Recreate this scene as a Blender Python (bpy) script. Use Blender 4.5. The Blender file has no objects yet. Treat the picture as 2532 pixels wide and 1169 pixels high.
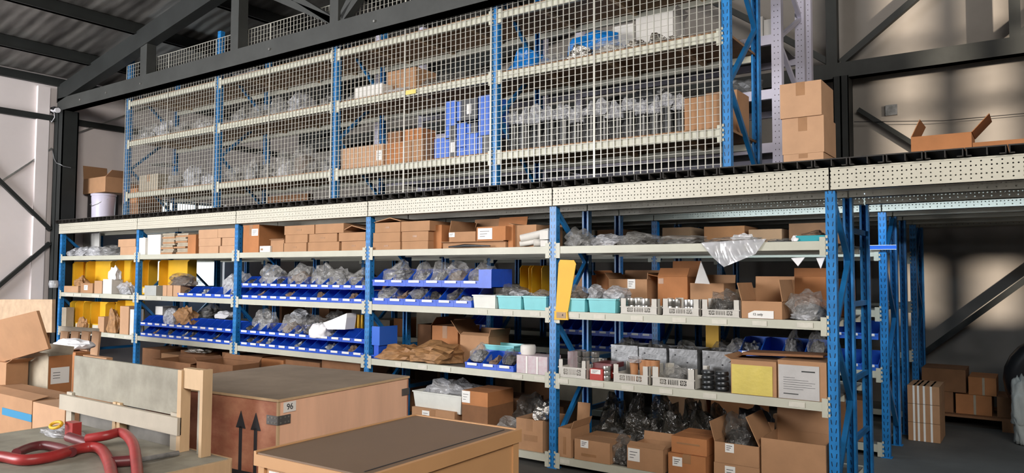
import bpy, math, random
from mathutils import Vector, Matrix, noise, Euler
random.seed(7)
# ------------------------------------------------------------------ camera
S = 2/1.9558
F = 1850.; YAW = .6133; PIT = .0502; ROL = .0051; CX, CY = 1266, 584.5
CAM = Vector((10.7756*S, -4.75*S, 1.4266*S))
_cy, _sy, _cp, _sp = math.cos(YAW), math.sin(YAW), math.cos(PIT), math.sin(PIT)
FW = Vector((-_sy*_cp, _cy*_cp, _sp)); _r0 = Vector((_cy, _sy, 0)); _u0 = _r0.cross(FW)
_c, _s = math.cos(ROL), math.sin(ROL)
RT = _c*_r0+_s*_u0; UP = -_s*_r0+_c*_u0
C = bpy.context.scene.collection
sc = bpy.context.scene
cam = bpy.data.objects.new('camera', bpy.data.cameras.new('camera'))
C.objects.link(cam)
cam.matrix_world = Matrix(((RT.x, UP.x, -FW.x, CAM.x), (RT.y, UP.y, -FW.y, CAM.y), (RT.z, UP.z, -FW.z, CAM.z), (0, 0, 0, 1)))
cam.data.sensor_fit = 'HORIZONTAL'; cam.data.sensor_width = 36; cam.data.lens = F/2532*36
cam.data.clip_start = .05; cam.data.clip_end = 200
sc.camera = cam
# ------------------------------------------------------------------ light
w = bpy.data.worlds.new('World'); sc.world = w; w.use_nodes = True
bg = w.node_tree.nodes['Background']; bg.inputs[0].default_value = (.72, .86, 1, 1); bg.inputs[1].default_value = .10
def area(name, loc, target, sx, sy, power, col, spread=3.14):
    l = bpy.data.lights.new(name, 'AREA'); l.shape = 'RECTANGLE'; l.size = sx; l.size_y = sy; l.energy = power; l.color = col; l.spread = spread
    o = bpy.data.objects.new(name, l); C.objects.link(o); o.location = loc
    o.rotation_euler = (Vector(target)-Vector(loc)).to_track_quat('-Z', 'Y').to_euler(); return o
area('daylight_from_front_door', (1.9, -9.5, 2.6), (1.6, 0, 1.7), 4.0, 3.8, 880, (.98, .98, 1))
area('daylight_from_high_openings', (14.2, -7.5, 5.1), (6.3, 0, 3.3), 6.0, 2.2, 215, (1, .94, .87), 1.7)
area('daylight_from_left_window', (-.9, 2.05, 1.95), (4, 2.05, 1.7), 1.4, 1.4, 40, (.80, .93, 1))
sun = bpy.data.lights.new('sun', 'SUN'); sun.energy = 6.5; sun.angle = .035; sun.color = (1, .86, .70)
so = bpy.data.objects.new('sun', sun); C.objects.link(so); so.location = (16, -1, 8)
so.rotation_euler = Vector((-.76, .64, -.008)).to_track_quat('-Z', 'Y').to_euler()
sc.view_settings.view_transform = 'Standard'; sc.view_settings.look = 'None'
sc.view_settings.gamma = 1; sc.view_settings.use_curve_mapping = False
sc.view_settings.exposure = 0.40

def at(px, py, X=None, Y=None, Z=None):
    v = (px-CX)/F*RT - (py-CY)/F*UP + FW
    t = (X-CAM.x)/v.x if X is not None else (Y-CAM.y)/v.y if Y is not None else (Z-CAM.z)/v.z
    return CAM+t*v
# ------------------------------------------------------------------ materials
M = {}
def nt(name):
    m = bpy.data.materials.new(name); m.use_nodes = True; M[name] = m
    n = m.node_tree; return m, n.nodes, n.links, n.nodes['Principled BSDF']
def mat(name, col, rough=.6, metal=0., var=0., scale=8., bump=0., bscale=40., stretch=(1, 1, 1), col2=None, spec=.5, alpha=1):
    m, N, L, b = nt(name)
    b.inputs['Base Color'].default_value = (*col, 1); b.inputs['Roughness'].default_value = rough
    b.inputs['Metallic'].default_value = metal; b.inputs['Specular IOR Level'].default_value = spec
    if var or bump:
        tc = N.new('ShaderNodeTexCoord'); mp = N.new('ShaderNodeMapping'); mp.inputs['Scale'].default_value = stretch
        L.new(tc.outputs['Object'], mp.inputs['Vector'])
    if var:
        nz = N.new('ShaderNodeTexNoise'); nz.inputs['Scale'].default_value = scale; nz.inputs['Detail'].default_value = 5; nz.inputs['Roughness'].default_value = .62
        L.new(mp.outputs[0], nz.inputs['Vector'])
        r = N.new('ShaderNodeValToRGB'); c2 = col2 or tuple(c*(1-var) for c in col)
        r.color_ramp.elements[0].position = .35; r.color_ramp.elements[0].color = (*c2, 1)
        r.color_ramp.elements[1].position = .65; r.color_ramp.elements[1].color = (*col, 1)
        L.new(nz.outputs['Fac'], r.inputs[0]); L.new(r.outputs[0], b.inputs['Base Color'])
    if bump:
        n2 = N.new('ShaderNodeTexNoise'); n2.inputs['Scale'].default_value = bscale; n2.inputs['Detail'].default_value = 4
        L.new(mp.outputs[0], n2.inputs['Vector'])
        bp = N.new('ShaderNodeBump'); bp.inputs['Strength'].default_value = bump; bp.inputs['Distance'].default_value = .01
        L.new(n2.outputs['Fac'], bp.inputs['Height']); L.new(bp.outputs[0], b.inputs['Normal'])
    return m
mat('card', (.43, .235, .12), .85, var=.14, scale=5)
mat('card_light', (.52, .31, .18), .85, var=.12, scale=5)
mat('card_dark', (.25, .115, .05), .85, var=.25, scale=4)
mat('card_orange', (.46, .19, .07), .85, var=.2, scale=4)
mat('card_grey', (.42, .36, .27), .85, var=.2, scale=6)
mat('tape', (.36, .19, .09), .35, var=.15, scale=10)
mat('white_card', (.72, .70, .66), .7, var=.1)
mat('paper', (.80, .79, .76), .7)
mat('ink', (.03, .03, .035), .7)
mat('ink_red', (.5, .04, .03), .7)
mat('rack_blue_plain', (.012, .165, .44), .4, var=.25, scale=6)
mat('brace_blue', (.010, .14, .36), .42, var=.25, scale=6)
mat('beam_cream', (.52, .52, .43), .45, var=.12, scale=3, bump=.02)
mat('grey_white_steel', (.68, .66, .80), .45, var=.1, scale=3)
mat('shelf_steel', (.17, .16, .14), .6, var=.35, scale=5)
mat('shelf_ply', (.33, .19, .10), .8, var=.3, scale=5, stretch=(1, 6, 1))
mat('ply_edge', (.48, .34, .22), .8, var=.2, scale=12)
mat('label_card', (.62, .60, .52), .6, var=.1, scale=30)
mat('bin_blue', (.012, .09, .60), .38, var=.12, scale=20)
mat('bin_bright', (.02, .13, .62), .4)
mat('yellow', (.80, .46, .02), .55, var=.12, scale=4)
mat('turq', (.19, .58, .62), .4, var=.08, scale=12)
mat('tub_white', (.72, .73, .68), .45, var=.1, scale=6)
mat('tub_grey', (.42, .44, .42), .5, var=.15, scale=6)
mat('crate_grey', (.55, .53, .48), .5, var=.1, scale=10)
mat('black_steel', (.018, .021, .020), .62, var=.35, scale=3, bump=.05)
mat('dark_steel', (.045, .048, .045), .62, var=.3, scale=3, bump=.05)
mat('wire', (.42, .41, .36), .4, .3)
mat('deck_dark', (.028, .024, .021), .6, var=.4, scale=6)
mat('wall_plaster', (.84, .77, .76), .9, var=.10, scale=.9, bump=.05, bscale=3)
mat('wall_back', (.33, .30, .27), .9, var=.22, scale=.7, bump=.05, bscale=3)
mat('floor_m', (.10, .098, .092), .75, var=.35, scale=1.3, bump=.03)
mat('metal', (.55, .55, .53), .3, .85, var=.2, scale=20)
mat('dark_metal', (.06, .065, .07), .35, .7, var=.3, scale=20)
mat('black_plastic', (.02, .02, .022), .35)
mat('tube_black', (.012, .013, .013), .25)
mat('item_dark', (.075, .068, .06), .45, .3, var=.5, scale=14, bump=.3, bscale=18)
mat('item_brown', (.22, .14, .09), .6, var=.5, scale=14, bump=.3, bscale=18)
mat('item_grey', (.30, .31, .32), .4, .4, var=.5, scale=16, bump=.3, bscale=20)
mat('item_white', (.66, .66, .68), .5, var=.2, scale=9)
mat('kraft', (.42, .22, .09), .6, var=.45, scale=7, bump=.6, bscale=9)
mat('blue_bag', (.006, .20, .62), .3, var=.3, scale=6, bump=.4, bscale=12)
mat('cloth_white', (.80, .80, .82), .7, bump=.2, bscale=10)
mat('foil', (.62, .60, .56), .22, .9, var=.3, scale=14, bump=.6, bscale=14)
mat('ply_red_shaded', (.58, .28, .17), .6, var=.3, scale=5, stretch=(1, 1, 1.6), col2=(.36, .115, .07))  # mottled plywood, colour darkened for the sides turned from the light
mat('ply_pink_lit', (.93, .56, .38), .6, var=.14, scale=2.4, stretch=(1, 3, .5))  # same plywood, light falling on the right side put into the colour
mat('ply_top', (.32, .25, .185), .8, var=.25, scale=3.5)
mat('pine', (.66, .46, .27), .7, var=.2, scale=9, stretch=(1, 1, .2))
mat('pine_pale', (.47, .42, .34), .8, var=.14, scale=5)
mat('grey_ply', (.36, .34, .275), .8, var=.30, scale=5, col2=(.24, .225, .18))
mat('tan_paint', (.62, .34, .155), .5, var=.08, scale=3)
mat('tan_top', (.23, .15, .095), .5, var=.12, scale=2)  # dusty tan, with the shade of the low light also in the colour
mat('red_paint', (.40, .035, .035), .38, var=.3, scale=9)
mat('red_dark', (.16, .03, .035), .4, var=.3, scale=9)
mat('bracket', (.25, .25, .25), .4, .8)
mat('teal_card', (.01, .30, .36), .5)
mat('sheet_yellow', (.66, .54, .13), .35, var=.1, scale=10, bump=.3, bscale=20)
mat('sheet_white', (.52, .51, .50), .35, var=.12, scale=6, bump=.3, bscale=12)
mat('pink_box', (.55, .50, .52), .5, var=.2, scale=30, col2=(.52, .38, .42))
mat('red_box', (.42, .03, .02), .45)
mat('brown_cup', (.46, .22, .10), .6)
mat('lilac', (.56, .53, .64), .4)
mat('window_frame', (.20, .24, .27), .5)
mat('strap_blue', (.02, .22, .42), .5)

def plastic(name, fac, col, rough=.18, lo=.0):
    m, N, L, b = nt(name)
    b.inputs['Base Color'].default_value = (*col, 1); b.inputs['Roughness'].default_value = rough
    b.inputs['Specular IOR Level'].default_value = 1.
    tr = N.new('ShaderNodeBsdfTransparent'); mx = N.new('ShaderNodeMixShader')
    tc = N.new('ShaderNodeTexCoord'); nz = N.new('ShaderNodeTexNoise'); nz.inputs['Scale'].default_value = 2.6; nz.inputs['Detail'].default_value = 3
    nz.inputs['Distortion'].default_value = 2.2
    L.new(tc.outputs['Object'], nz.inputs['Vector'])
    mr = N.new('ShaderNodeMapRange'); mr.inputs['From Min'].default_value = .35; mr.inputs['From Max'].default_value = .65
    mr.inputs['To Min'].default_value = fac*.55+lo; mr.inputs['To Max'].default_value = min(1, fac*1.35)
    L.new(nz.outputs['Fac'], mr.inputs['Value']); L.new(mr.outputs[0], mx.inputs[0])
    bp = N.new('ShaderNodeBump'); bp.inputs['Strength'].default_value = .55; bp.inputs['Distance'].default_value = .06
    L.new(nz.outputs['Fac'], bp.inputs['Height']); L.new(bp.outputs[0], b.inputs['Normal'])
    L.new(tr.outputs[0], mx.inputs[1]); L.new(b.outputs[0], mx.inputs[2]); L.new(mx.outputs[0], N['Material Output'].inputs[0])
    return m
plastic('tube_film', .13, (.42, .42, .42)); plastic('clear', .36, (.46, .455, .44)); plastic('clear_dark', .45, (.16, .155, .145)); plastic('clear_thin', .3, (.5, .5, .5))
plastic('clear_milky', .6, (.60, .61, .64)); plastic('black_film', .85, (.045, .042, .035), .22)

def math_node(N, L, op, a, b=None, c=None):
    n = N.new('ShaderNodeMath'); n.operation = op
    for i, v in enumerate((a, b, c)):
        if v is None: continue
        if isinstance(v, (int, float)): n.inputs[i].default_value = v
        else: L.new(v, n.inputs[i])
    return n.outputs[0]
def upright_mat():
    m, N, L, b = nt('rack_blue'); b.inputs['Roughness'].default_value = .38
    tc = N.new('ShaderNodeTexCoord'); sp = N.new('ShaderNodeSeparateXYZ'); L.new(tc.outputs['Object'], sp.inputs[0])
    f = lambda op, a, bb=None, cc=None: math_node(N, L, op, a, bb, cc)
    ax = f('ABSOLUTE', sp.outputs[0])
    zf = f('SUBTRACT', f('FRACT', f('DIVIDE', sp.outputs[2], .05)), .5)      # -.5 .. .5
    d = f('ABSOLUTE', f('SUBTRACT', ax, f('ADD', f('MULTIPLY', zf, .008), .0135)))
    slot = f('MULTIPLY', f('LESS_THAN', d, .0028), f('LESS_THAN', f('ABSOLUTE', zf), .28))
    onfront = f('LESS_THAN', sp.outputs[1], .004)
    side = f('MULTIPLY', f('MULTIPLY', f('GREATER_THAN', ax, .026), f('LESS_THAN', f('ABSOLUTE', f('SUBTRACT', sp.outputs[1], .030)), .004)), f('LESS_THAN', f('ABSOLUTE', zf), .12))
    mask = f('MAXIMUM', f('MULTIPLY', slot, onfront), side)
    nz = N.new('ShaderNodeTexNoise'); nz.inputs['Scale'].default_value = 9; L.new(tc.outputs['Object'], nz.inputs['Vector'])
    r = N.new('ShaderNodeValToRGB'); r.color_ramp.elements[0].color = (.010, .15, .40, 1); r.color_ramp.elements[1].color = (.018, .215, .56, 1)
    r.color_ramp.elements[0].position = .35; r.color_ramp.elements[1].position = .65
    L.new(nz.outputs['Fac'], r.inputs[0])
    mx = N.new('ShaderNodeMix'); mx.data_type = 'RGBA'; L.new(mask, mx.inputs[0]); L.new(r.outputs[0], mx.inputs[6]); mx.inputs[7].default_value = (.004, .02, .05, 1)
    L.new(mx.outputs[2], b.inputs['Base Color'])
upright_mat()
def perf_mat():
    m, N, L, b = nt('perforated'); b.inputs['Roughness'].default_value = .42; b.inputs['Base Color'].default_value = (.60, .58, .48, 1)
    tc = N.new('ShaderNodeTexCoord'); sp = N.new('ShaderNodeSeparateXYZ'); L.new(tc.outputs['Object'], sp.inputs[0])
    f = lambda op, a, bb=None, cc=None: math_node(N, L, op, a, bb, cc)
    u = f('DIVIDE', sp.outputs[0], .0245); v = f('DIVIDE', sp.outputs[2], .0235)
    ui = f('ROUND', u); vi = f('ROUND', v)
    du = f('SUBTRACT', u, ui); dv = f('SUBTRACT', v, vi)
    r2 = f('ADD', f('MULTIPLY', du, du), f('MULTIPLY', dv, dv))
    hole = f('LESS_THAN', r2, .034)
    uo = f('MODULO', f('ABSOLUTE', ui), 2); vo = f('MODULO', vi, 2)
    keep = f('SUBTRACT', 1, f('MULTIPLY', f('GREATER_THAN', uo, .5), f('GREATER_THAN', vo, .5)))
    rng = f('MULTIPLY', f('GREATER_THAN', vi, .5), f('LESS_THAN', vi, 5.5))
    front = f('LESS_THAN', sp.outputs[1], .004)
    mask = f('MULTIPLY', f('MULTIPLY', hole, keep), f('MULTIPLY', rng, front))
    nz = N.new('ShaderNodeTexNoise'); nz.inputs['Scale'].default_value = 2; L.new(tc.outputs['Object'], nz.inputs['Vector'])
    r = N.new('ShaderNodeValToRGB'); r.color_ramp.elements[0].color = (.50, .48, .40, 1); r.color_ramp.elements[1].color = (.60, .58, .48, 1)
    L.new(nz.outputs['Fac'], r.inputs[0]); L.new(r.outputs[0], b.inputs['Base Color'])
    tr = N.new('ShaderNodeBsdfTransparent'); mx = N.new('ShaderNodeMixShader')
    L.new(mask, mx.inputs[0]); L.new(b.outputs[0], mx.inputs[1]); L.new(tr.outputs[0], mx.inputs[2]); L.new(mx.outputs[0], N['Material Output'].inputs[0])
perf_mat()
def roof_mat():
    m, N, L, b = nt('roof_foil'); b.inputs['Roughness'].default_value = .42; b.inputs['Metallic'].default_value = .25
    tc = N.new('ShaderNodeTexCoord')
    mp = N.new('ShaderNodeMapping'); mp.inputs['Scale'].default_value = (.5, 2.2, .5); L.new(tc.outputs['Object'], mp.inputs['Vector'])
    nz = N.new('ShaderNodeTexNoise'); nz.inputs['Scale'].default_value = 2.2; nz.inputs['Detail'].default_value = 5; L.new(mp.outputs[0], nz.inputs['Vector'])
    r = N.new('ShaderNodeValToRGB'); r.color_ramp.elements[0].color = (.085, .08, .076, 1); r.color_ramp.elements[1].color = (.30, .29, .27, 1)
    r.color_ramp.elements[0].position = .35; r.color_ramp.elements[1].position = .7
    L.new(nz.outputs['Fac'], r.inputs[0]); L.new(r.outputs[0], b.inputs['Base Color'])
    wv = N.new('ShaderNodeTexWave'); wv.bands_direction = 'Y'; wv.inputs['Scale'].default_value = 2.2; wv.inputs['Distortion'].default_value = 1.5
    L.new(tc.outputs['Object'], wv.inputs['Vector'])
    bp = N.new('ShaderNodeBump'); bp.inputs['Strength'].default_value = .18; bp.inputs['Distance'].default_value = .03
    L.new(wv.outputs['Fac'], bp.inputs['Height']); L.new(bp.outputs[0], b.inputs['Normal'])
roof_mat()
def glow(name, col, st):
    m, N, L, b = nt(name); b.inputs['Emission Color'].default_value = (*col, 1); b.inputs['Emission Strength'].default_value = st
    b.inputs['Base Color'].default_value = (*col, 1)
glow('daylight_pane', (.86, .97, 1), 1.8)

# ------------------------------------------------------------------ mesh builder
class MB:
    def __init__(s): s.v = []; s.f = []; s.mi = []; s.sm = []
    def _add(s, vs, fs, mi=0, sm=False):
        o = len(s.v); s.v += [Vector(v) for v in vs]
        for f in fs: s.f.append([i+o for i in f]); s.mi.append(mi); s.sm.append(sm)
    def box(s, x0, x1, y0, y1, z0, z1, mi=0, mx=None):
        vs = [(x0, y0, z0), (x1, y0, z0), (x1, y1, z0), (x0, y1, z0), (x0, y0, z1), (x1, y0, z1), (x1, y1, z1), (x0, y1, z1)]
        if mx: vs = [mx@Vector(v) for v in vs]
        s._add(vs, [(3, 2, 1, 0), (4, 5, 6, 7), (0, 1, 5, 4), (1, 2, 6, 5), (2, 3, 7, 6), (3, 0, 4, 7)], mi); return s
    def bar(s, p, q, w, h, mi=0, up=(0, 0, 1)):
        p = Vector(p); q = Vector(q); d = q-p; L = d.length; d.normalize()
        u = Vector(up)
        if abs(d.dot(u)) > .98: u = Vector((0, 1, 0))
        a = d.cross(u).normalized(); b = a.cross(d)
        m = Matrix(((a.x, d.x, b.x, p.x), (a.y, d.y, b.y, p.y), (a.z, d.z, b.z, p.z), (0, 0, 0, 1)))
        return s.box(-w/2, w/2, 0, L, -h/2, h/2, mi, m)
    def tube(s, pts, r, n=10, mi=0, caps=True):
        pts = [Vector(p) for p in pts]; rr = r if isinstance(r, (list, tuple)) else [r]*len(pts)
        rings = []; pa = None
        for i, p in enumerate(pts):
            d = (pts[min(i+1, len(pts)-1)]-pts[max(i-1, 0)]).normalized()
            if pa is None: pa = d.orthogonal().normalized()
            a = (pa-d*pa.dot(d)).normalized(); pa = a; b = d.cross(a)
            rings.append([p+rr[i]*(math.cos(t)*a+math.sin(t)*b) for t in (2*math.pi*k/n for k in range(n))])
        vs = [v for r_ in rings for v in r_]; fs = []
        for i in range(len(pts)-1):
            for k in range(n): fs.append((i*n+k, i*n+(k+1) % n, (i+1)*n+(k+1) % n, (i+1)*n+k))
        s._add(vs, fs, mi, True)
        if caps: s._add(rings[0], [tuple(range(n))[::-1]], mi); s._add(rings[-1], [tuple(range(n))], mi)
        return s
    def lathe(s, cx, cy, prof, n=20, mi=0, closed=True):
        vs = []; fs = []
        for r, z in prof:
            for k in range(n): t = 2*math.pi*k/n; vs.append((cx+r*math.cos(t), cy+r*math.sin(t), z))
        for i in range(len(prof)-1):
            for k in range(n): fs.append((i*n+k, i*n+(k+1) % n, (i+1)*n+(k+1) % n, (i+1)*n+k))
        s._add(vs, fs, mi, True)
        if closed:
            s._add(vs[:n], [tuple(range(n))[::-1]], mi); s._add(vs[-n:], [tuple(range(n))], mi)
        return s
    def prism(s, poly, d, mi=0):          # poly: list of points, d: extrusion vector
        n = len(poly); poly = [Vector(p) for p in poly]; d = Vector(d)
        s._add(poly+[p+d for p in poly], [tuple(range(n))[::-1], tuple(range(n, 2*n))]+[(i, (i+1) % n, n+(i+1) % n, n+i) for i in range(n)], mi); return s
    def quad(s, a, b, c, d, t=.003, mi=0):   # sheet with thickness
        a, b, c, d = map(Vector, (a, b, c, d)); nrm = (b-a).cross(d-a).normalized()*t
        return s.prism([a, b, c, d], nrm, mi)
    def mesh(s, name, mats, inv=None, bevel=0):
        me = bpy.data.meshes.new(name)
        me.from_pydata([inv@v if inv else v for v in s.v], [], s.f)
        for m in (mats if isinstance(mats, (list, tuple)) else [mats]): me.materials.append(M[m])
        me.polygons.foreach_set('material_index', s.mi); me.polygons.foreach_set('use_smooth', s.sm); me.update()
        return me
def tag(o, label=None, cat=None, group=None, kind=None):
    if label: o['label'] = label
    if cat: o['category'] = cat
    if group: o['group'] = group
    if kind: o['kind'] = kind
    return o
def thing(name, label, cat, loc=(0, 0, 0), rz=0, group=None):
    o = bpy.data.objects.new(name, None); C.objects.link(o); o.empty_display_size = .05
    o.location = loc; o.rotation_euler = (0, 0, rz)
    return tag(o, label, cat, group)
def part(name, mb, mats, parent, world=True, label=None, smooth=False):
    """mb in world coordinates when world is True, else in the parent's own coordinates"""
    inv = None
    if world:
        ch = []; p = parent
        while p is not None: ch.append(p); p = p.parent
        mw = Matrix.Identity(4)
        for p in reversed(ch): mw = mw @ Matrix.LocRotScale(p.location, p.rotation_euler, p.scale)
        inv = mw.inverted()
    me = mb.mesh(name, mats, inv) if isinstance(mb, MB) else mb
    o = bpy.data.objects.new(name, me); C.objects.link(o); o.parent = parent
    if label: o['label'] = label
    return o
def solo(name, mb, mats, label, cat, group=None, kind=None):
    c = Vector((0, 0, 0))
    for v in mb.v: c += v
    c /= len(mb.v); c.z = min(v.z for v in mb.v)
    o = bpy.data.objects.new(name, mb.mesh(name, mats, Matrix.Translation(-c))); C.objects.link(o); o.location = c
    return tag(o, label, cat, group, kind)
def struct(name, mb, mats):
    o = bpy.data.objects.new(name, mb.mesh(name, mats)); C.objects.link(o); o['kind'] = 'structure'; return o
def copy_tree(o, parent=None):
    c = o.copy(); C.objects.link(c); c.parent = parent
    for ch in KIDS.get(o.name, []) : copy_tree(ch, c)
    return c
KIDS = {}
def kids(o):
    KIDS[o.name] = [x for x in C.objects if x.parent == o]
    for x in KIDS[o.name]: kids(x)
ORD = 'first second third fourth fifth sixth seventh eighth ninth tenth eleventh twelfth thirteenth fourteenth fifteenth sixteenth'.split()

# ------------------------------------------------------------------ room
XW = -.36; YB = 4.62
fl = MB().box(-3, 22, -27, YB+.2, -.12, 0); struct('floor', fl, 'floor_m')
WY0, WY1, WZ0, WZ1 = 1.27, 2.78, 1.02, 2.62
wl = MB(); T_ = .2
roofz = lambda x: 4.30+.19*x
zt = roofz(XW)
wl.box(XW-T_, XW, -26, WY0, 0, zt).box(XW-T_, XW, WY1, YB+.2, 0, zt).box(XW-T_, XW, WY0, WY1, 0, WZ0).box(XW-T_, XW, WY0, WY1, WZ1, zt)
struct('wall_left', wl, 'wall_plaster')
struct('baseboard_left', MB().box(XW, XW+.012, -12, 0, 0, .12), 'dark_steel')
pil = MB().box(XW, XW+.05, -.235, -.08, 0, 4.05); struct('trim_1', pil, 'wall_plaster')
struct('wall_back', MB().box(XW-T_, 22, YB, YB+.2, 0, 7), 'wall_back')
wr = MB()  # unseen wall, added so the sun enters only as patches through its openings
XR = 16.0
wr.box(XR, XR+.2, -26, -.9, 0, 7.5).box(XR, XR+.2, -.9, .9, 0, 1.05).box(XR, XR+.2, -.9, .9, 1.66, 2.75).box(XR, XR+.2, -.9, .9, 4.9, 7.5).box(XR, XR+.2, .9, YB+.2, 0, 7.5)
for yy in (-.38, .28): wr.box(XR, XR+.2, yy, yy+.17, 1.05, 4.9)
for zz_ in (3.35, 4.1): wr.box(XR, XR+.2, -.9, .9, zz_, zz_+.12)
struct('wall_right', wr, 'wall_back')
rf = MB(); rf._add([(XW-T_, -26, roofz(XW-T_)), (16.1, -26, roofz(16.1)), (16.1, YB+.2, roofz(16.1)), (XW-T_, YB+.2, roofz(XW-T_)),
                    (XW-T_, -26, roofz(XW-T_)+.1), (16.1, -26, roofz(16.1)+.1), (16.1, YB+.2, roofz(16.1)+.1), (XW-T_, YB+.2, roofz(XW-T_)+.1)],
                   [(3, 2, 1, 0), (4, 5, 6, 7), (0, 1, 5, 4), (1, 2, 6, 5), (2, 3, 7, 6), (3, 0, 4, 7)])
struct('ceiling', rf, 'roof_foil')
# window in the left wall
wn = thing('window_1', None, None, (XW-.1, (WY0+WY1)/2, WZ0)); wn['kind'] = 'structure'
fr = MB()
for y in (WY0, WY0+.5, WY0+1.0, WY1-.04): fr.box(XW-.12, XW-.07, y, y+.04, WZ0, WZ1)
for z in (WZ0, 1.8, WZ1-.04): fr.box(XW-.12, XW-.07, WY0, WY1, z, z+.04)
part('window_frame', fr, 'window_frame', wn)
part('window_pane', MB().box(XW-.14, XW-.13, WY0, WY1, WZ0, WZ1), 'daylight_pane', wn)

# ------------------------------------------------------------------ steel frame
def column(x0, x1, y0, y1, z1, label, mat_='black_steel'):
    t = thing('steel_column', label, 'column', ((x0+x1)/2, (y0+y1)/2, 0))
    m = MB(); f = .018
    m.box(x0, x1, y0, y0+f, 0, z1).box(x0, x1, y1-f, y1, 0, z1).box((x0+x1)/2-f/2, (x0+x1)/2+f/2, y0, y1, 0, z1)
    m.box(x0, x0+.008, y0, y1, 0, z1).box(x1-.008, x1, y0, y1, 0, z1)
    part('column_shaft', m, mat_, t); part('base_plate', MB().box(x0-.05, x1+.05, y0-.04, y1+.04, 0, .02), mat_, t)
    return t
column(-.342, -.09, .0, .215, 3.72, 'black steel column in the corner beside the blue rack end')
column(9.13, 9.29, 4.25, 4.5, 3.75, 'black steel column standing against the back wall behind the cartons')
def truss(y0, y1, label, xs, diags, x1=13):
    t = thing('roof_truss', label, 'truss', (0, (y0+y1)/2, 3.74))
    yc = (y0+y1)/2
    part('bottom_chord', MB().box(-.34, x1, y0, y1, 3.735, 3.915).box(-.34, x1, y0-.004, y1+.004, 3.735, 3.745), 'dark_steel', t)
    part('top_chord', MB().prism([(-.36, y0, 3.86), (x1, y0, 3.925+.192*x1), (x1, y0, 4.19+.19*x1), (-.36, y0, 4.10)], (0, y1-y0, 0)), 'black_steel', t)
    for a, b in xs:
        part('web_post', MB().box(a, b, y0+.01, y1-.01, 3.915, 4.0+.19*b), 'dark_steel', t)
    for (a, za, b, zb) in diags:
        part('web_diagonal', MB().bar((a, yc, za), (b, yc, zb), .07, .07), 'dark_steel', t)
    for x in (.35, 1.05, 1.9, 4.45, 6.0, 7.5):
        part('chord_bolt', MB().tube([(x, y0-.018, 3.81), (x, y0, 3.81)], .012, 8), 'metal', t)
    return t
truss(.03, .17, 'near black roof truss crossing in front of the wire cage', [(1.84, 1.99), (3.73, 3.87), (5.36, 5.48)],
      [(5.4, 3.93, 4.55, 4.45), (5.46, 3.93, 5.75, 4.3), (3.9, 4.65, 5.36, 3.95), (5.5, 3.95, 7.2, 5.3)])
truss(4.28, 4.42, 'far black roof truss along the back wall', [(9.05, 9.17), (10.83, 10.93)],
      [(9.2, 3.93, 9.95, 4.5), (9.95, 4.5, 10.4, 4.85), (9.1, 3.93, 8.2, 4.6), (8.2, 4.6, 7.2, 5.3), (10.9, 3.93, 12, 4.8)])
for i, x in enumerate((.55, 1.7, 2.9, 4.1, 5.3, 6.5, 7.7, 8.9, 10.1, 11.3)):
    z = roofz(x)
    solo('roof_purlin', MB().box(x-.03, x+.03, -11.5, YB, z-.15, z-.005).box(x-.03, x+.05, -11.5, YB, z-.15, z-.14),
         'black_steel', f'black roof purlin, {ORD[i]} up the slope from the white wall', 'purlin', 'purlins under the roof')
solo('roof_purlin', MB().box(XW, XW+.07, -11.5, YB, 4.09, 4.2), 'black_steel', 'eave purlin along the top of the white wall', 'purlin', 'purlins under the roof')
solo('wall_girt', MB().box(XW, XW+.06, -6, -.0, 3.58, 3.66), 'black_steel', 'black girt on the white wall before the corner column', 'girt')
solo('wall_girt', MB().box(XW, XW+.06, .22, 4.3, 3.58, 3.66), 'black_steel', 'black girt on the white wall behind the corner column', 'girt')
def strut(p, q, label, w_=.05, m_='black_steel'):
    solo('wall_brace', MB().bar(p, q, w_, w_), m_, label, 'brace', 'diagonal wall braces')
strut((XW+.05, -.02, 2.05), (XW+.05, -1.9, 3.86), 'black wall brace rising away from the corner column')
strut((XW+.05, -.02, 1.86), (XW+.05, -1.9, -.0+.02), 'black wall brace falling to the floor from the corner column')
strut((XW+.012, -.02, 3.2), (XW+.012, -2.2, 1.3), 'thin grey brace rod sloping behind the black brace', .02, 'metal')
strut((XW+.03, .28, 3.45), (XW+.03, 1.35, 4.05), 'thin grey rod between column and wire cage', .02, 'metal')
strut((9.34, 4.55, 3.40), (10.3, 4.55, 2.62), 'black wall brace falling from the back column above the deck', .05)
strut((9.6, 4.50, .30), (12.4, 4.50, 2.72), 'black wall brace rising under the deck at the back wall', .06)
solo('junction_box', MB().box(9.62, 9.74, 4.58, YB, 3.3, 3.42), 'item_grey', 'small grey junction box fixed on the back wall', 'box')
# security camera on the column
t = thing('security_camera', 'white bullet camera on an arm at the top of the corner column', 'camera', (-.30, -.03, 3.70))
part('mount', MB().box(-.36, -.25, -.05, .0, 3.70, 3.78), 'black_plastic', t)
part('arm', MB().tube([(-.30, -.06, 3.73), (-.20, -.08, 3.70), (-.05, -.1, 3.69)], .016, 8), 'item_white', t)
part('camera_head', MB().tube([(-.05, -.1, 3.69), (-.0, -.105, 3.685)], .035, 10), 'item_white', t)
part('cable', MB().tube([(-.34, -.04, 3.70), (-.36+.03, -.06, 3.6), (-.28, -.06, 3.56), (-.22, -.05, 3.62), (-.22, -.06, 3.7)], .006, 6), 'item_white', t)
solo('cable', MB().tube([(-.35, -.012, 3.2), (-.28, -.012, 3.05), (-.2, -.012, 2.98), (-.075, -.014, 2.95), (-.07, .02, 2.93), (-.072, .12, 2.92)], .007, 6), 'item_grey', 'grey cable sagging across the corner column', 'cable')
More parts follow.
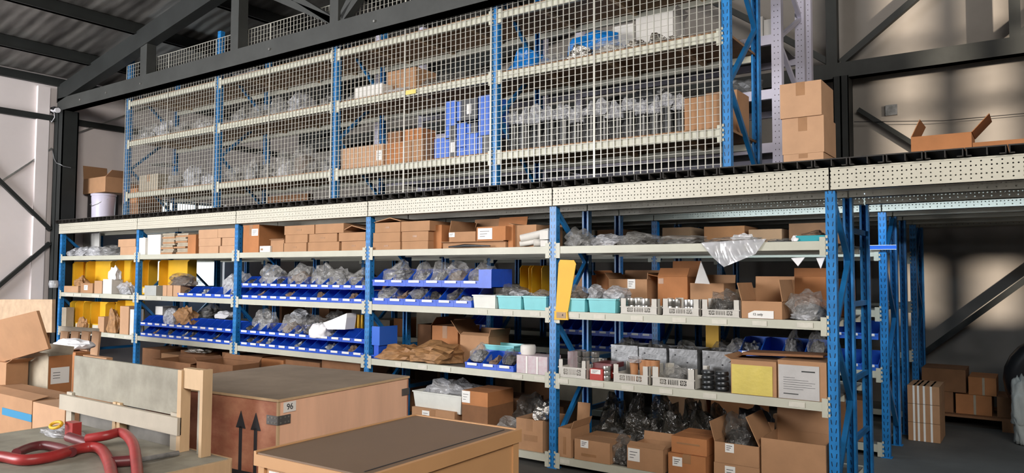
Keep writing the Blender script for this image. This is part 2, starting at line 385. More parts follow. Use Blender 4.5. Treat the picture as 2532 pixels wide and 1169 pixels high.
solo('cable', MB().tube([(9.3, 4.5, 3.25), (10.2, 4.5, 3.16), (11.2, 4.5, 3.15)], .004, 6), 'black_plastic', 'thin dark cable stretched along the back wall', 'cable')

# ------------------------------------------------------------------ racks
ZS = {'s0': .095, 's1': 1.672, 's2': 1.180, 's3': .688}       # shelf tops
PX = lambda k: 2*k-.017                                         # post centre
_um = MB(); 
def upright_mesh(h):
    m = MB(); a = .029
    m.box(-a, a, 0, .003, 0, h).box(-a, -a+.003, .003, .055, 0, h).box(a-.003, a, .003, .055, 0, h).box(-a+.003, -a+.015, .052, .055, 0, h).box(a-.015, a-.003, .052, .055, 0, h)
    m.box(-a-.012, a+.012, -.01, .065, 0, .006)
    return m.mesh('upright', 'rack_blue')
def beam_mb(xa, xb, y, z, h=.055, front=True, m=None):
    m = m or MB(); s = -1 if front else 1
    m.box(xa, xb, y, y+.03, z-h, z)
    for x0 in (xa-.002, xb-.042+.008): m.box(x0, x0+.036, y-.004, y, z-h-.035, z+.025)
    for k in range(4):
        zz = z-h-.03+k*.034
        m.box(xa-.014, xa, y-.004, y, zz, zz+.018); m.box(xb, xb+.014, y-.004, y, zz, zz+.018)
    return m
UA = upright_mesh(1.978)
rackA = thing('shelving_rack', 'long blue and cream shelving rack carrying the deck, five bays wide', 'rack', (0, 0, 0))
def add_up(mesh, k, y, parent, z=0, flip=False, x=None):
    o = bpy.data.objects.new('upright', mesh); C.objects.link(o); o.parent = parent
    o.location = Vector((PX(k) if x is None else x, y, z))-parent.location
    if flip: o.rotation_euler = (0, 0, math.pi); o.location.y += .055
    return o
def braces(parent, x, ya, yb, z0, z1, step=.5, start=0, mat_='brace_blue'):
    z = z0+.08; i = start
    while z < z1-.1:
        zz = min(z+step, z1)
        a, b = ((ya, z), (yb, zz)) if i % 2 == 0 else ((yb, z), (ya, zz))
        part('brace', MB().bar((x, a[0], a[1]), (x, b[0], b[1]), .03, .032, up=(1, 0, 0)), mat_, parent)
        z = zz; i += 1
for k in range(6):
    add_up(UA, k, 0, rackA); add_up(UA, k, .50, rackA, flip=True); add_up(UA, k, 1.07, rackA, flip=True)
    braces(rackA, PX(k), .05, .51, .1, 1.95, .46, 0)
    for z in (.35, .75, 1.25, 1.75): part('spacer', MB().box(PX(k)-.012, PX(k)+.012, .55, 1.08, z, z+.035), 'brace_blue', rackA)
for n, z in ZS.items():
    for k in range(5):
        xa, xb = PX(k)+.031, PX(k+1)-.031
        part('shelf_beam', beam_mb(xa, xb, -.002, z), 'beam_cream', rackA)
        part('rear_beam', MB().box(xa, xb, 1.04, 1.07, z-.055, z).box(xa, xb, .46, .49, z-.055, z-.012), 'beam_cream', rackA)
        m = MB().box(xa, xb, .028, 1.04, z-.010, z-.002)
        part('shelf_panel', m, 'shelf_steel', rackA)
# price cards on the beams
def cards(zkey, spans):
    z = ZS[zkey]-.028
    for a, b in spans:
        x0 = at(a, 900 if zkey == 's3' else 780, Y=-.004)[0]; x1 = at(b, 900 if zkey == 's3' else 780, Y=-.004)[0]
        m = MB().box(x0, x1, -.0065, -.0045, z-.016, z+.016)
        part('price_card', m, 'label_card', rackA)
cards('s2', [(160, 180), (182, 200), (225, 245), (300, 320), (345, 360), (388, 398), (1182, 1205), (1245, 1268), (1310, 1335), (1406, 1432), (1468, 1496), (1560, 1590), (1663, 1696), (1760, 1797), (1860, 1896), (1970, 2010)])
cards('s3', [(265, 282), (305, 325), (978, 992), (1034, 1056), (1092, 1114), (1266, 1292), (1322, 1348), (1380, 1405), (1463, 1492), (1537, 1567), (1630, 1662), (1738, 1771), (1949, 1989)])
cards('s0', [(1385, 1410)])
# deck: perforated beams, floor panels
deck = thing('mezzanine_deck', 'raised steel deck with perforated cream edge beams and dark floor panels', 'deck', (0, 0, 1.98))
def perf_beam(xa, xb, y, h=.144, z=1.98):
    me = MB().box(0, xb-xa, 0, .003, 0, h).box(0, xb-xa, 0, .05, h-.004, h).box(0, xb-xa, 0, .05, 0, .004).box(0, xb-xa, -.004, 0, h-.012, h-.006).mesh('edge_beam', 'perforated')
    o = bpy.data.objects.new('edge_beam', me); C.objects.link(o); o.parent = deck; o.location = (xa, y, z-1.98); return o
for i, y in enumerate((-.012, .53, 1.10, 1.83, 2.40, 2.97, 3.65, 4.2)):
    for k in range(8):
        xa = (2*k-.017)+.006 if k else -.06
        perf_beam(xa, 2*(k+1)-.017-.004, y)
for i in range(80):
    x = -.10+.2*i
    m = MB().box(x, x+.196, -.045, 4.35, 2.165, 2.172)
    for xx in (x+.004, x+.1, x+.186): m.box(xx, xx+.006, -.045, 4.35, 2.126, 2.165)
    m.box(x+.004, x+.03, -.045, 4.35, 2.125, 2.129); m.box(x+.16, x+.19, -.045, 4.35, 2.125, 2.129)
    part('floor_panel', m, 'deck_dark', deck)
# tube lamp under the deck over the aisle
lt = thing('tube_lamp', 'bluish tube lamp fixed under the deck over the aisle', 'lamp', (9.9, 1.40, 2.06))
part('housing', MB().box(8.5, 11.3, 1.37, 1.43, 2.095, 2.124), 'item_white', lt)
glow('lamp_glow', (.72, .88, 1), 2.5); part('tube', MB().tube([(8.52, 1.40, 2.08), (11.28, 1.40, 2.08)], .013, 8), 'lamp_glow', lt)
lo_ = area('tube_lamp_light', (9.9, 1.40, 2.062), (9.9, 1.75, 1.2), 2.7, .03, 13, (.70, .87, 1))
# rows behind
rackB = thing('shelving_rack', 'blue shelving rack across the aisle behind the long front rack', 'rack', (0, 1.85, 0))
for k in range(6):
    add_up(UA, k, 1.85, rackB); add_up(UA, k, 2.40, rackB, flip=True); add_up(UA, k, 2.95, rackB, flip=True)
    braces(rackB, PX(k), 1.9, 2.4, .1, 1.95, .46, 1)
for n, z in ZS.items():
    for k in range(5):
        xa, xb = PX(k)+.031, PX(k+1)-.031
        part('shelf_beam', beam_mb(xa, xb, 1.848, z), 'beam_cream', rackB)
        part('shelf_panel', MB().box(xa, xb, 1.88, 2.95, z-.01, z-.002), 'shelf_steel', rackB)
rackC = thing('shelving_rack', 'dark blue shelving rack near the back wall, deepest row under the deck', 'rack', (0, 3.65, 0))
for k in range(2, 6):
    add_up(UA, k, 3.65, rackC); add_up(UA, k, 4.2, rackC, flip=True)
    braces(rackC, PX(k), 3.7, 4.2, .1, 1.95, .46, 1)
for n, z in ZS.items():
    for k in range(2, 5):
        xa, xb = PX(k)+.031, PX(k+1)-.031
        part('shelf_beam', beam_mb(xa, xb, 3.648, z), 'beam_cream', rackC)
        part('shelf_panel', MB().box(xa, xb, 3.68, 4.2, z-.01, z-.002), 'shelf_steel', rackC)
# caged rack on the deck
ZD = 2.172; YU = .20; XU = 1.289
UX = lambda k: XU+2*k-.017
ZU = (2.478, 3.160, 3.686)
UU = upright_mesh(4.27-ZD)
rackU = thing('caged_rack', 'upper blue rack on the deck closed off with wire mesh panels', 'rack', (XU, YU, ZD))
for k in range(5):
    add_up(UU, 0, YU, rackU, ZD, x=UX(k)); add_up(UU, 0, YU+.66, rackU, ZD, flip=True, x=UX(k))
    braces(rackU, UX(k), YU+.05, YU+.67, ZD, 4.25, .55, 1)
for z in ZU:
    for k in range(4):
        xa, xb = UX(k)+.031, UX(k+1)-.031
        part('shelf_beam', beam_mb(xa, xb, YU-.002, z, .06), 'beam_cream', rackU)
        part('rear_beam', MB().box(xa, xb, YU+.66, YU+.69, z-.06, z-.01), 'beam_cream', rackU)
        part('shelf_board', MB().box(xa-.02, xb+.02, YU+.02, YU+.80, z, z+.018), 'shelf_ply', rackU)
        for j in range(3):
            x = xa+.35+.6*j; part('cross_bar', MB().box(x, x+.035, YU+.03, YU+.66, z-.03, z), 'pine', rackU)
for i in range(8):
    x0 = XU-.046+i*1.0; x1 = x0+.992; m = MB(); r = .0026; y = YU-.012; zb, ztp = ZD+.005, 4.175
    nv = 18
    for j in range(nv+1):
        x = x0+(x1-x0)*j/nv; q = .0042 if j in (0, nv) else .0033
        m.box(x-q, x+q, y-q, y+q, zb, ztp)
    nh = 40
    for j in range(nh+1):
        z = zb+(ztp-zb)*j/nh; q = .004 if j in (0, nh) else .0013
        m.box(x0, x1, y-.005, y-.0025, z-q, z+q)
    part('wire_mesh_panel', m, 'wire', rackU)
part('label', MB().box(at(1003, 230, Y=YU-.02)[0], at(1028, 230, Y=YU-.02)[0], YU-.020, YU-.018, ZU[1]-.05, ZU[1]-.01), 'sheet_yellow', rackU, label='yellow tag on the beam')
# pale lilac rack behind the cage
YG = 1.35
def gz(y): return at(1912, y, Y=YG)[2]
rackG = thing('shelving_rack', 'tall pale lilac steel rack standing on the deck behind the cage', 'rack', (9.3, YG, ZD))
gm = MB().box(-.04, .04, 0, .003, 0, 2.4).box(-.04, -.036, .003, .07, 0, 2.4).box(.036, .04, .003, .07, 0, 2.4)
for i in range(48):
    gm.box(-.018, -.012, -.001, .0, .05*i+.01, .05*i+.018, 1).box(.012, .018, -.001, .0, .05*i+.01, .05*i+.018, 1)
gme = gm.mesh('upright', ['grey_white_steel', 'ink'])
XG = at(1921, 250, Y=YG)[0]
for x, y in ((XG, YG), (XG, YG+.75), (XG-2.3, YG), (XG-2.3, YG+.75), (XG-4.6, YG), (XG-4.6, YG+.75), (XG+.0, YG+1.0)):
    o = bpy.data.objects.new('upright', gme); C.objects.link(o); o.parent = rackG; o.location = (x-9.3, y-YG, 0)
for k in range(6):
    a, b = (YG+.04, YG+.78) if k % 2 else (YG+.78, YG+.04)
    part('brace', MB().bar((XG, a, ZD+.1+.38*k), (XG, b, ZD+.48+.38*k), .03, .035, up=(1, 0, 0)), 'grey_white_steel', rackG)
GZ = [gz(219), gz(84), gz(352)]
for z in GZ:
    for k in range(2):
        xa, xb = XG-2.3*(k+1)+.04, XG-2.3*k-.04
        part('shelf_beam', MB().box(xa, xb, YG, YG+.04, z-.08, z), 'grey_white_steel', rackG)
        part('rear_beam', MB().box(xa, xb, YG+.75, YG+.79, z-.08, z), 'grey_white_steel', rackG)
        part('shelf_panel', MB().box(xa, xb, YG+.04, YG+.75, z-.02, z-.012), 'shelf_steel', rackG)

# ------------------------------------------------------------------ contents: helpers
LIFT = .0015
def span(p0, p1, pt, pb, Y):
    pm = (pt+pb)/2; x0 = at(p0, pm, Y=Y)[0]; x1 = at(p1, pm, Y=Y)[0]; xm = (p0+p1)/2
    za, zb2_ = at(xm, pt, Y=Y)[2], at(xm, pb, Y=Y)[2]
    x0, x1 = clampx(x0, x1, Y, za)
    return x0, x1, za, zb2_
def clampx(x0, x1, Y, z):
    # keep shelf goods between the posts of their own bay
    f = None
    if z < 2.13 and -.03 <= Y < 1.1: f = PX
    elif z < 2.13 and 1.8 <= Y < 3: f = PX
    elif z > 2.15 and YU-.02 <= Y < YU+.75: f = UX
    if f:
        xm = (x0+x1)/2; k = max(0, math.floor((xm-f(0))/2))
        x0 = max(x0, f(k)+.036)
        if k < (5 if f is PX else 4): x1 = min(x1, f(k+1)-.036)
        x1 = max(x1, x0+.05)
    return x0, x1
def front_sticker(b, w, h, y, st, mi=0):
    u0, u1, v0, v1 = st
    b.box(-w/2+w*u0, -w/2+w*u1, y-.0025, y-.0005, h*v0, h*v1, mi)
def cbox(name, label, x0, x1, y0, d, z, h, col='card', group=None, cat='box', rz=0, flaps=None, opened=False, tape=True, sticker=None, ink=None, stk_mat='paper'):
    z += LIFT; y0 += .001; h -= .001; x0 += .001; x1 -= .001
    w = x1-x0; t = thing(name, label, cat, ((x0+x1)/2, y0+d/2, z), rz, group)
    m = MB(); a = w/2; b = d/2; th = .004
    if opened:
        m.box(-a, a, -b, b, 0, th).box(-a, a, -b, -b+th, th, h).box(-a, a, b-th, b, th, h).box(-a, -a+th, -b+th, b-th, th, h).box(a-th, a, -b+th, b-th, th, h)
    else:
        m.box(-a, a, -b, b, 0, h-.004)
        m.box(-a, a, -b, -.003, h-.004, h).box(-a, a, .003, b, h-.004, h)
    part('box_body', m, col, t, world=False)
    if flaps:
        for (side, ang, ln) in flaps:
            r = math.radians(ang); s_, c_ = math.sin(r), math.cos(r)
            if side == 'f': q = [(-a, -b, h), (a, -b, h), (a, -b-ln*s_, h+ln*c_), (-a, -b-ln*s_, h+ln*c_)]
            elif side == 'b': q = [(-a, b, h), (a, b, h), (a, b+ln*s_, h+ln*c_), (-a, b+ln*s_, h+ln*c_)]
            elif side == 'l': q = [(-a, -b, h), (-a, b, h), (-a-ln*s_, b, h+ln*c_), (-a-ln*s_, -b, h+ln*c_)]
            else: q = [(a, -b, h), (a, b, h), (a+ln*s_, b, h+ln*c_), (a+ln*s_, -b, h+ln*c_)]
            part('flap', MB().quad(*q, t=.004), col, t, world=False)
    if tape and not opened:
        part('tape', MB().box(-.028, .028, -b-.0012, -b, h*.62, h).box(-.028, .028, -b-.0012, b, h, h+.0012), 'tape', t, world=False)
    if sticker:
        sm = MB(); front_sticker(sm, w, h, -b, sticker)
        u0, u1, v0, v1 = sticker
        for k in range(3):
            vv = v0+(v1-v0)*(.25+.22*k); sm.box(-w/2+w*(u0+(u1-u0)*.15), -w/2+w*(u0+(u1-u0)*(.5+.15*k)), -b-.003, -b-.0024, h*vv, h*vv+min(.004, h*.03), 1)
        part('shipping_label', sm, [stk_mat, 'ink'], t, world=False)
    if ink:
        im = MB()
        for (u0, u1, v0, v1) in ink: im.box(-w/2+w*u0, -w/2+w*u1, -b-.0015, -b, h*v0, h*v1)
        part('print', im, 'tape', t, world=False)
    return t
def carton(p0, p1, pt, pb, Y, d, label, z=None, **k):
    x0, x1, zt_, zb_ = span(p0, p1, pt, pb, Y)
    z = zb_ if z is None else z
    return cbox(k.pop('name', 'cardboard_box'), label, x0, x1, Y, d, z, zt_-z, **k)
LUMP = {}; 
def lump_mesh(name, mt, seed, rough=.35, sub=4, spike=0., n_=1.25):
    """a crumpled body: broad folds, pleats running up to the gathered top, sharp facets"""
    key = (mt, seed, rough, spike, sub, name)
    if key in LUMP: return LUMP[key]
    import bmesh
    bm = bmesh.new(); bmesh.ops.create_icosphere(bm, subdivisions=3 if rough > .3 else sub, radius=1)
    off = Vector((seed*7.3, seed*3.1, seed*1.7))
    for v in bm.verts:
        p = v.co.copy(); q = p*n_+off
        th = math.atan2(p.y, p.x)
        pl = abs(math.sin(3.5*th+2.5*noise.noise(q)+seed))*max(0, p.z+.25)
        f = 1+rough*(.9*noise.noise(q)+.55*(1-2*abs(noise.noise(q*2.1)))-.55*pl)+rough*.30*noise.noise(q*4.7)
        v.co = Vector((max(-1, min(1, p.x*1.25)), max(-1, min(1, p.y*1.25)), p.z))*f
        if spike and p.z > .35: v.co.z += spike*(p.z-.35)*(.8+1.2*noise.noise(q*1.5)); v.co.x *= 1-.3*spike*(p.z-.35)
        v.co.z = max(v.co.z, -.62+.02*noise.noise(q*3))
    lo = [min(v.co[i] for v in bm.verts) for i in range(3)]; hi = [max(v.co[i] for v in bm.verts) for i in range(3)]
    for v in bm.verts:
        v.co = Vector(((v.co.x-lo[0])/(hi[0]-lo[0])-.5, (v.co.y-lo[1])/(hi[1]-lo[1])-.5, (v.co.z-lo[2])/(hi[2]-lo[2])))
    me = bpy.data.meshes.new(name); bm.to_mesh(me); bm.free(); me.materials.append(M[mt])
    if rough < .3: me.polygons.foreach_set('use_smooth', [True]*len(me.polygons))
    LUMP[key] = me; return me
_bs = [0]
def bag(p0, p1, pt, pb, Y, d, label, mt='clear', cont='item_dark', z=None, seed=None, rough=.42, spike=0., name='plastic_bag', cat='bag', group=None, rz=0, ch=.62):
    x0, x1, zt_, zb_ = span(p0, p1, pt, pb, Y); z = (zb_ if z is None else z)+LIFT; h = max(.02, zt_-z)
    xs_ = (x1-x0)*.03; x0 += xs_; x1 -= xs_
    _bs[0] += 1; seed = _bs[0] % 7 if seed is None else seed
    t = thing(name, label, cat, ((x0+x1)/2, Y+d/2, z), rz, group)
    o = part('bag_film' if cont else 'body', lump_mesh('bag_film' if cont else 'body', mt, seed, rough, 4, spike), mt, t, world=False); o.scale = (x1-x0, d, h)
    if cont:
        c = part('contents', lump_mesh('contents', cont, seed+11, .5, 4, 0, 3.2), cont, t, world=False); c.scale = ((x1-x0)*.84, d*.8, h*ch)
    return t
def lump(p0, p1, pt, pb, Y, d, label, mt, name, cat, z=None, seed=1, rough=.35, group=None, rz=0, spike=0):
    x0, x1, zt_, zb_ = span(p0, p1, pt, pb, Y); z = zb_ if z is None else z
    o = bpy.data.objects.new(name, lump_mesh(name, mt, seed, rough, 4, spike)); C.objects.link(o)
    o.location = ((x0+x1)/2, Y+d/2, z); o.scale = (x1-x0, d, max(.01, zt_-z)); o.rotation_euler = (0, 0, rz)
    return tag(o, label, cat, group)
BINS = {}
def bin_proto(w, h, d, col='bin_blue', crd=True):
    key = (round(w, 3), h, d, col, crd)
    m = MB(); t = .003; a = w/2-.001; lip = h*.36
    m.box(-a, a, 0, d, 0, t)
    m.box(-a, a, d-t, d, t, h)
    m.box(-a, a, 0, t, t, lip).box(-a, a, -.006, 0, lip-.012, lip)
    for s in (-1, 1):
        x = -a if s < 0 else a-t
        m.prism([(x, t, t), (x, d-t, t), (x, d-t, h), (x, d*.55, h), (x, d*.12, lip+.006), (x, t, lip)], (t, 0, 0))
        m.box(x-.001, x+t+.001, d*.55, d, h-.006, h)
    c = MB().box(-w*.32, w*.28, -.009, -.0062, lip-.022, lip-.002)
    return m.mesh('bin_body', col), c.mesh('label_holder', 'paper')
def bins(p0, p1, n, Y, z, h, d, where, rowname, group, pm=700, conts=(), col='bin_blue', what='blue picking bin', crd=True):
    x0, x1 = clampx(at(p0, pm, Y=Y)[0], at(p1, pm, Y=Y)[0], Y, z); w = (x1-x0)/n; z += LIFT
    body, crdm = bin_proto(w, h, d, col)
    for i in range(n):
        lab = f'{what} {ORD[i]} from the left, {rowname}, {where}' if n > 1 else f'{what} in {rowname}, {where}'
        t = thing('picking_bin', lab, 'bin', (x0+w*(i+.5), Y, z), 0, group)
        part('bin_body', body, col, t, world=False)
        if crd: part('label_holder', crdm, 'paper', t, world=False)
        if i in conts:
            mt = ('item_dark', 'item_grey', 'item_brown')[(i*5+n) % 3]
            o = bpy.data.objects.new('packed_part', lump_mesh('packed_part', mt, i % 4, .5, 3)); C.objects.link(o)
            o.location = (x0+w*(i+.5), Y+d*.55, z+.004); o.scale = (w*.78, d*.7, h*.8)
            tag(o, f'small parts in {ORD[i]} bin, {rowname}, {where}', 'part', 'bagged parts inside the picking bins')

# ------------------------------------------------------------------ long rack, bay one
Z1, Z2, Z3, Z0 = ZS['s1'], ZS['s2'], ZS['s3'], ZS['s0']
bag(147, 180, 611, 641, .03, .25, 'crumpled milky bag at the corner post end of the top shelf', 'clear_milky', 'item_grey', z=Z1)
bag(177, 208, 608, 640, .03, .25, 'bright milky wrapped roll, second lump from the corner post, top shelf', 'clear_milky', 'item_white', z=Z1)
bag(208, 238, 607, 638, .03, .25, 'milky wrapped lump in the middle of the first bay, top shelf', 'clear_milky', 'item_white', z=Z1)
bag(236, 275, 604, 636, .03, .28, 'greyish loose plastic bag beside the two small cartons, top shelf', 'clear', 'item_grey', z=Z1)
bag(262, 300, 622, 636, .02, .2, 'flat clear bag lying at the foot of the two small cartons', 'clear', 'item_grey', z=Z1)
solo('metal_bracket', MB().box(*[at(161, 610, Y=.30)[0], at(173, 610, Y=.30)[0]], .30, .34, Z1, at(167, 588, Y=.3)[2]), 'item_grey', 'upright grey metal strip behind the wrapped lumps, top shelf', 'bracket')
solo('foam_board', MB().box(at(205, 610, Y=.45)[0], at(245, 610, Y=.45)[0], .45, .47, Z1, at(225, 577, Y=.45)[2]), 'white_card', 'pale foam board standing behind the wrapped lumps, top shelf', 'board')
carton(297, 337, 610, 633, .02, .3, 'lower of two small cartons beside the second post, top shelf', z=Z1, col='card_light', tape=False)
carton(292, 335, 591, 610, .02, .3, 'upper of two small cartons beside the second post, top shelf', z=at(315, 610, Y=.02)[2], col='card_light', tape=False)
# yellow divider bins: tall side panel, back, low front
def ybin(p0, p1, pt, pb, Y, d, label, z, cut=False, name='divider_bin', sheet=True, wmax=None):
    x0, x1, zt_, zb_ = span(p0, p1, pt, pb, Y); z += LIFT; h = zt_-z; w = x1-x0-.002
    t = thing(name, label, 'bin', ((x0+x1)/2, Y, z), 0, 'yellow divider bins'); m = MB(); a = w/2; th = .004
    for x in (-a, a-th):
        m.prism([(x, 0, 0), (x, d, 0), (x, d, h), (x, .03, h), (x, 0, h*.93)], (th, 0, 0))
    m.box(-a+th, a-th, 0, d, 0, th).box(-a+th, a-th, d-th, d, th, h)
    m.box(-a+th, a-th, 0, th, th, h*.22)
    part('bin_body', m, 'yellow', t, world=False)
    part('label_holder', MB().box(-a*.7, a*.7, -.003, 0, h*.05, h*.18), 'label_card', t, world=False)
    return t
for i, (a, b, pt) in enumerate(((151, 181, 647), (181, 211, 647), (213, 272, 645), (284, 322, 643), (323, 337, 643))):
    ybin(a, b, pt, 728, .15+.05*(i % 2), .12, f'tall yellow divider bin, {ORD[i]} from the corner post on the middle shelf', Z2)
for i, (a, b, pt) in enumerate(((151, 163, 741), (164, 184, 742), (185, 205, 743), (206, 223, 744), (224, 260, 745), (262, 284, 745), (286, 334, 742))):
    ybin(a, b, pt+2, 828, .13+.05*(i % 2), .12, f'tall yellow divider bin, {ORD[i]} from the corner post on the lower shelf', Z3)
for (a, b, pt, pb, c, lab, st) in ((158, 193, 707, 728, 'card_light', 'small open carton at the corner post end, middle shelf', None),
        (199, 229, 700, 728, 'card', 'small carton with a white sticker inside the yellow bins, middle shelf', (.3, .6, .3, .8)),
        (233, 252, 694, 728, 'card_light', 'narrow tan carton stack before the large yellow panel, middle shelf', None),
        (254, 276, 690, 728, 'white_card', 'narrow white carton before the large yellow panel, middle shelf', None)):
    carton(a, b, pt, pb, -.0, .14, lab, z=Z2, col=c, tape=False, sticker=st)
bag(262, 282, 655, 692, .0, .12, 'white crumpled paper lump on the narrow white carton', 'cloth_white', None, z=at(268, 692, Y=0)[2], name='crumpled_paper', cat='paper')
bag(284, 318, 694, 728, .0, .14, 'clear bag hanging over a yellow bin beside the second post', 'clear_milky', 'item_grey', z=Z2)
bag(176, 206, 680, 708, .0, .12, 'brown crumpled paper on the small carton with a white sticker', 'kraft', None, z=at(195, 708, Y=0)[2], name='crumpled_paper', cat='paper')
solo('plastic_jar', MB().lathe(-.035, -.068, [(.05, 1.24), (.062, 1.29), (.05, 1.34)], 16), 'clear_milky', 'round frosted plastic lid hanging on the corner post', 'lid')
carton(152, 163, 760, 824, -.0, .1, 'tall paper sleeve beside the corner post, lower shelf', z=Z3, col='card_grey', tape=False)
carton(296, 318, 757, 824, -.0, .14, 'tall worn carton tube in the widest yellow bin, lower shelf', z=Z3, col='card_light', tape=False)
carton(321, 334, 765, 824, -.0, .12, 'slim pale carton against the second post, lower shelf', z=Z3, col='white_card', tape=False)
carton(242, 257, 783, 818, -.0, .1, 'small tan tube before the fifth yellow bin, lower shelf', z=Z3, col='card_light', tape=False)
bag(186, 206, 782, 815, -.0, .1, 'brown bagged parts before the third yellow bin, lower shelf', 'kraft', None, z=Z3)
bag(262, 282, 760, 800, -.0, .1, 'brown bagged parts in the sixth yellow bin, lower shelf', 'kraft', None, z=Z3)
# ------------------------------------------------------------------ bay two
carton(343, 359, 588, 632, .0, .2, 'white and tan carton standing at the second post, top shelf', z=Z1, col='white_card', tape=False)
carton(364, 397, 580, 630, .03, .3, 'tall white carton beside the flattened boards, top shelf', z=Z1, col='white_card', tape=False)
def flatpile(p0, p1, pt, pb, Y, d, label, z, n, seed):
    random.seed(seed)
    x0, x1, zt_, zb_ = span(p0, p1, pt, pb, Y); h = (zt_-z)/n; g = 'flattened cartons piled on the top shelf'
    for i in range(n):
        s = random.uniform(-.035, .035); s2 = random.uniform(-.02, .02)
        solo('flattened_carton', MB().box(x0+s, x1+s+s2, Y+abs(s2), Y+d, z+.002+h*i, z+h*(i+1)+.0005), 'card_grey' if i % 3 else 'card', f'flattened carton, {ORD[i]} from the bottom of the {label}', 'cardboard', g)
flatpile(399, 428, 577, 630, .02, .35, 'pile beside the tall white carton', Z1, 12, 3)
flatpile(433, 462, 577, 630, .03, .35, 'pile beside the orange brown carton', Z1, 11, 5)
carton(464, 484, 580, 628, .03, .3, 'upright orange brown carton beside the flattened boards', z=Z1, col='card_orange', tape=False)
def stack(rows, z, Y, d, zkey_px, desc, group, col='card', tape=False, inks=True):
    """rows bottom to top: (list of (p0,p1,color), top px)"""
    for r, (cols, pt, rname) in enumerate(rows):
        xm = (cols[0][0]+cols[-1][1])/2; zt_ = at(xm, pt, Y=Y)[2]
        for c, (a, b) in enumerate(cols):
            x0 = at(a, pt+12, Y=Y)[0]; x1 = at(b, pt+12, Y=Y)[0]
            nm = f'{ORD[c]} ' if len(cols) > 1 else ''
            cbox('cardboard_box', f'flat {nm}carton of the {rname} row, {desc}', x0+.003, x1-.003, Y+.004*((r+c) % 3), d, z, zt_-z-.001, col=col, tape=tape, group=group, ink=[(.42, .58, .4, .6)] if inks and (r+c) % 2 == 0 else None)
        z = zt_
stack([([(491, 540), (541, 583)], 608, 'bottom'), ([(490, 545), (547, 583)], 588, 'middle'), ([(489, 537), (538, 583)], 566, 'top')], Z1, .02, .32, 0, 'beside the third post', 'flat cartons stacked in the second bay', col='card_light', inks=False)
ybin(352, 388, 642, 733, .17, .12, 'yellow divider bin behind the brace beside the second post', Z2)
ybin(392, 463, 642, 735, .22, .12, 'widest yellow panel bin in the second bay, middle shelf', Z2)
carton(357, 386, 706, 733, -.0, .09, 'small grey open box below the brace, middle shelf', z=Z2, col='tub_grey', tape=False, opened=True)
for i, (a, b) in enumerate(((402, 412), (413, 426), (428, 446))):
    carton(a, b, 705, 735, -.0, .12, f'small tan carton, {ORD[i]} of three before the widest yellow panel', z=Z2, col='card_light', tape=False)
bag(402, 470, 674, 706, -.01, .2, 'big crumpled brown grey bag resting on small tan cartons', 'clear_dark', 'item_brown', z=at(430, 706, Y=0)[2], ch=.8)
bag(538, 582, 662, 735, .08, .3, 'tall grey plastic bags beside the third post, middle shelf', 'clear_milky', 'item_grey', z=Z2, spike=.8)
G1 = 'blue picking bins on the long rack'
bins(440, 580, 6, .0, Z2, .115, .2, 'middle shelf, second bay', 'single row', G1, 715, conts=(0, 2, 5))
bins(347, 582, 12, .0, Z3, .115, .22, 'lower shelf, second bay', 'lower row', G1, 830, conts=(1, 3, 5, 6, 9, 11))
bins(347, 582, 12, .012, Z3+.125, .115, .2, 'lower shelf, second bay', 'upper row', G1, 795, conts=(4, 5))
zz = Z3+.245
def zabove(px, py, Y): return at(px, py, Y=Y)[2]
carton(368, 402, 757, 775, .23, .2, 'bright white open box on the blue bins, second bay', z=zz, col='white_card', tape=False)
bag(398, 426, 760, 800, .02, .12, 'round clear plastic dish leaning on the blue bins, second bay', 'clear_milky', None, z=Z3+.15, rough=.12)
bag(422, 464, 755, 792, .03, .2, 'crumpled kraft paper bag on the blue bins, second bay', 'kraft', None, z=Z3+.17, name='paper_bag', spike=.3)
bag(474, 524, 750, 780, .24, .25, 'shiny clear bag of dark parts on the blue bins, second bay', 'clear', 'item_dark', z=zz)
bag(523, 562, 768, 782, .24, .2, 'white crumpled film and card strip on the blue bins, second bay', 'cloth_white', None, z=zz)
bag(452, 498, 860, 874, .0, .2, 'shiny foil wrapped part on the cartons below the lower shelf', 'foil', None, z=.555)
# below the lower shelf: worn cartons on the bottom level
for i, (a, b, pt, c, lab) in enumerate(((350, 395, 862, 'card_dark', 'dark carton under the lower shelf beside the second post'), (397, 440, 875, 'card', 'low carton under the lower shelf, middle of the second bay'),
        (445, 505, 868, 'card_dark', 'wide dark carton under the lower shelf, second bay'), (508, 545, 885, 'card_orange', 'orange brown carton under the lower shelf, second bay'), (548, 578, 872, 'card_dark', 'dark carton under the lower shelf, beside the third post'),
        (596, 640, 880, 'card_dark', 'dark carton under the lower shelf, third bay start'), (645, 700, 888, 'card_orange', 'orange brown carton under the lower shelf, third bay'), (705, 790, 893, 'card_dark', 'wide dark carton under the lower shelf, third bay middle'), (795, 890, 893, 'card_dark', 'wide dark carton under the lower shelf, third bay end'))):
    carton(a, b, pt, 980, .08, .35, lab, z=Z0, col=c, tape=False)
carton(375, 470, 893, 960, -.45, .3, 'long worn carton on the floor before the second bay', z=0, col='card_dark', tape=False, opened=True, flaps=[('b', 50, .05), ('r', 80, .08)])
carton(485, 575, 898, 960, -.45, .3, 'open worn carton on the floor before the third post', z=0, col='card_dark', tape=False, opened=True, flaps=[('b', 40, .06), ('l', 60, .06)])
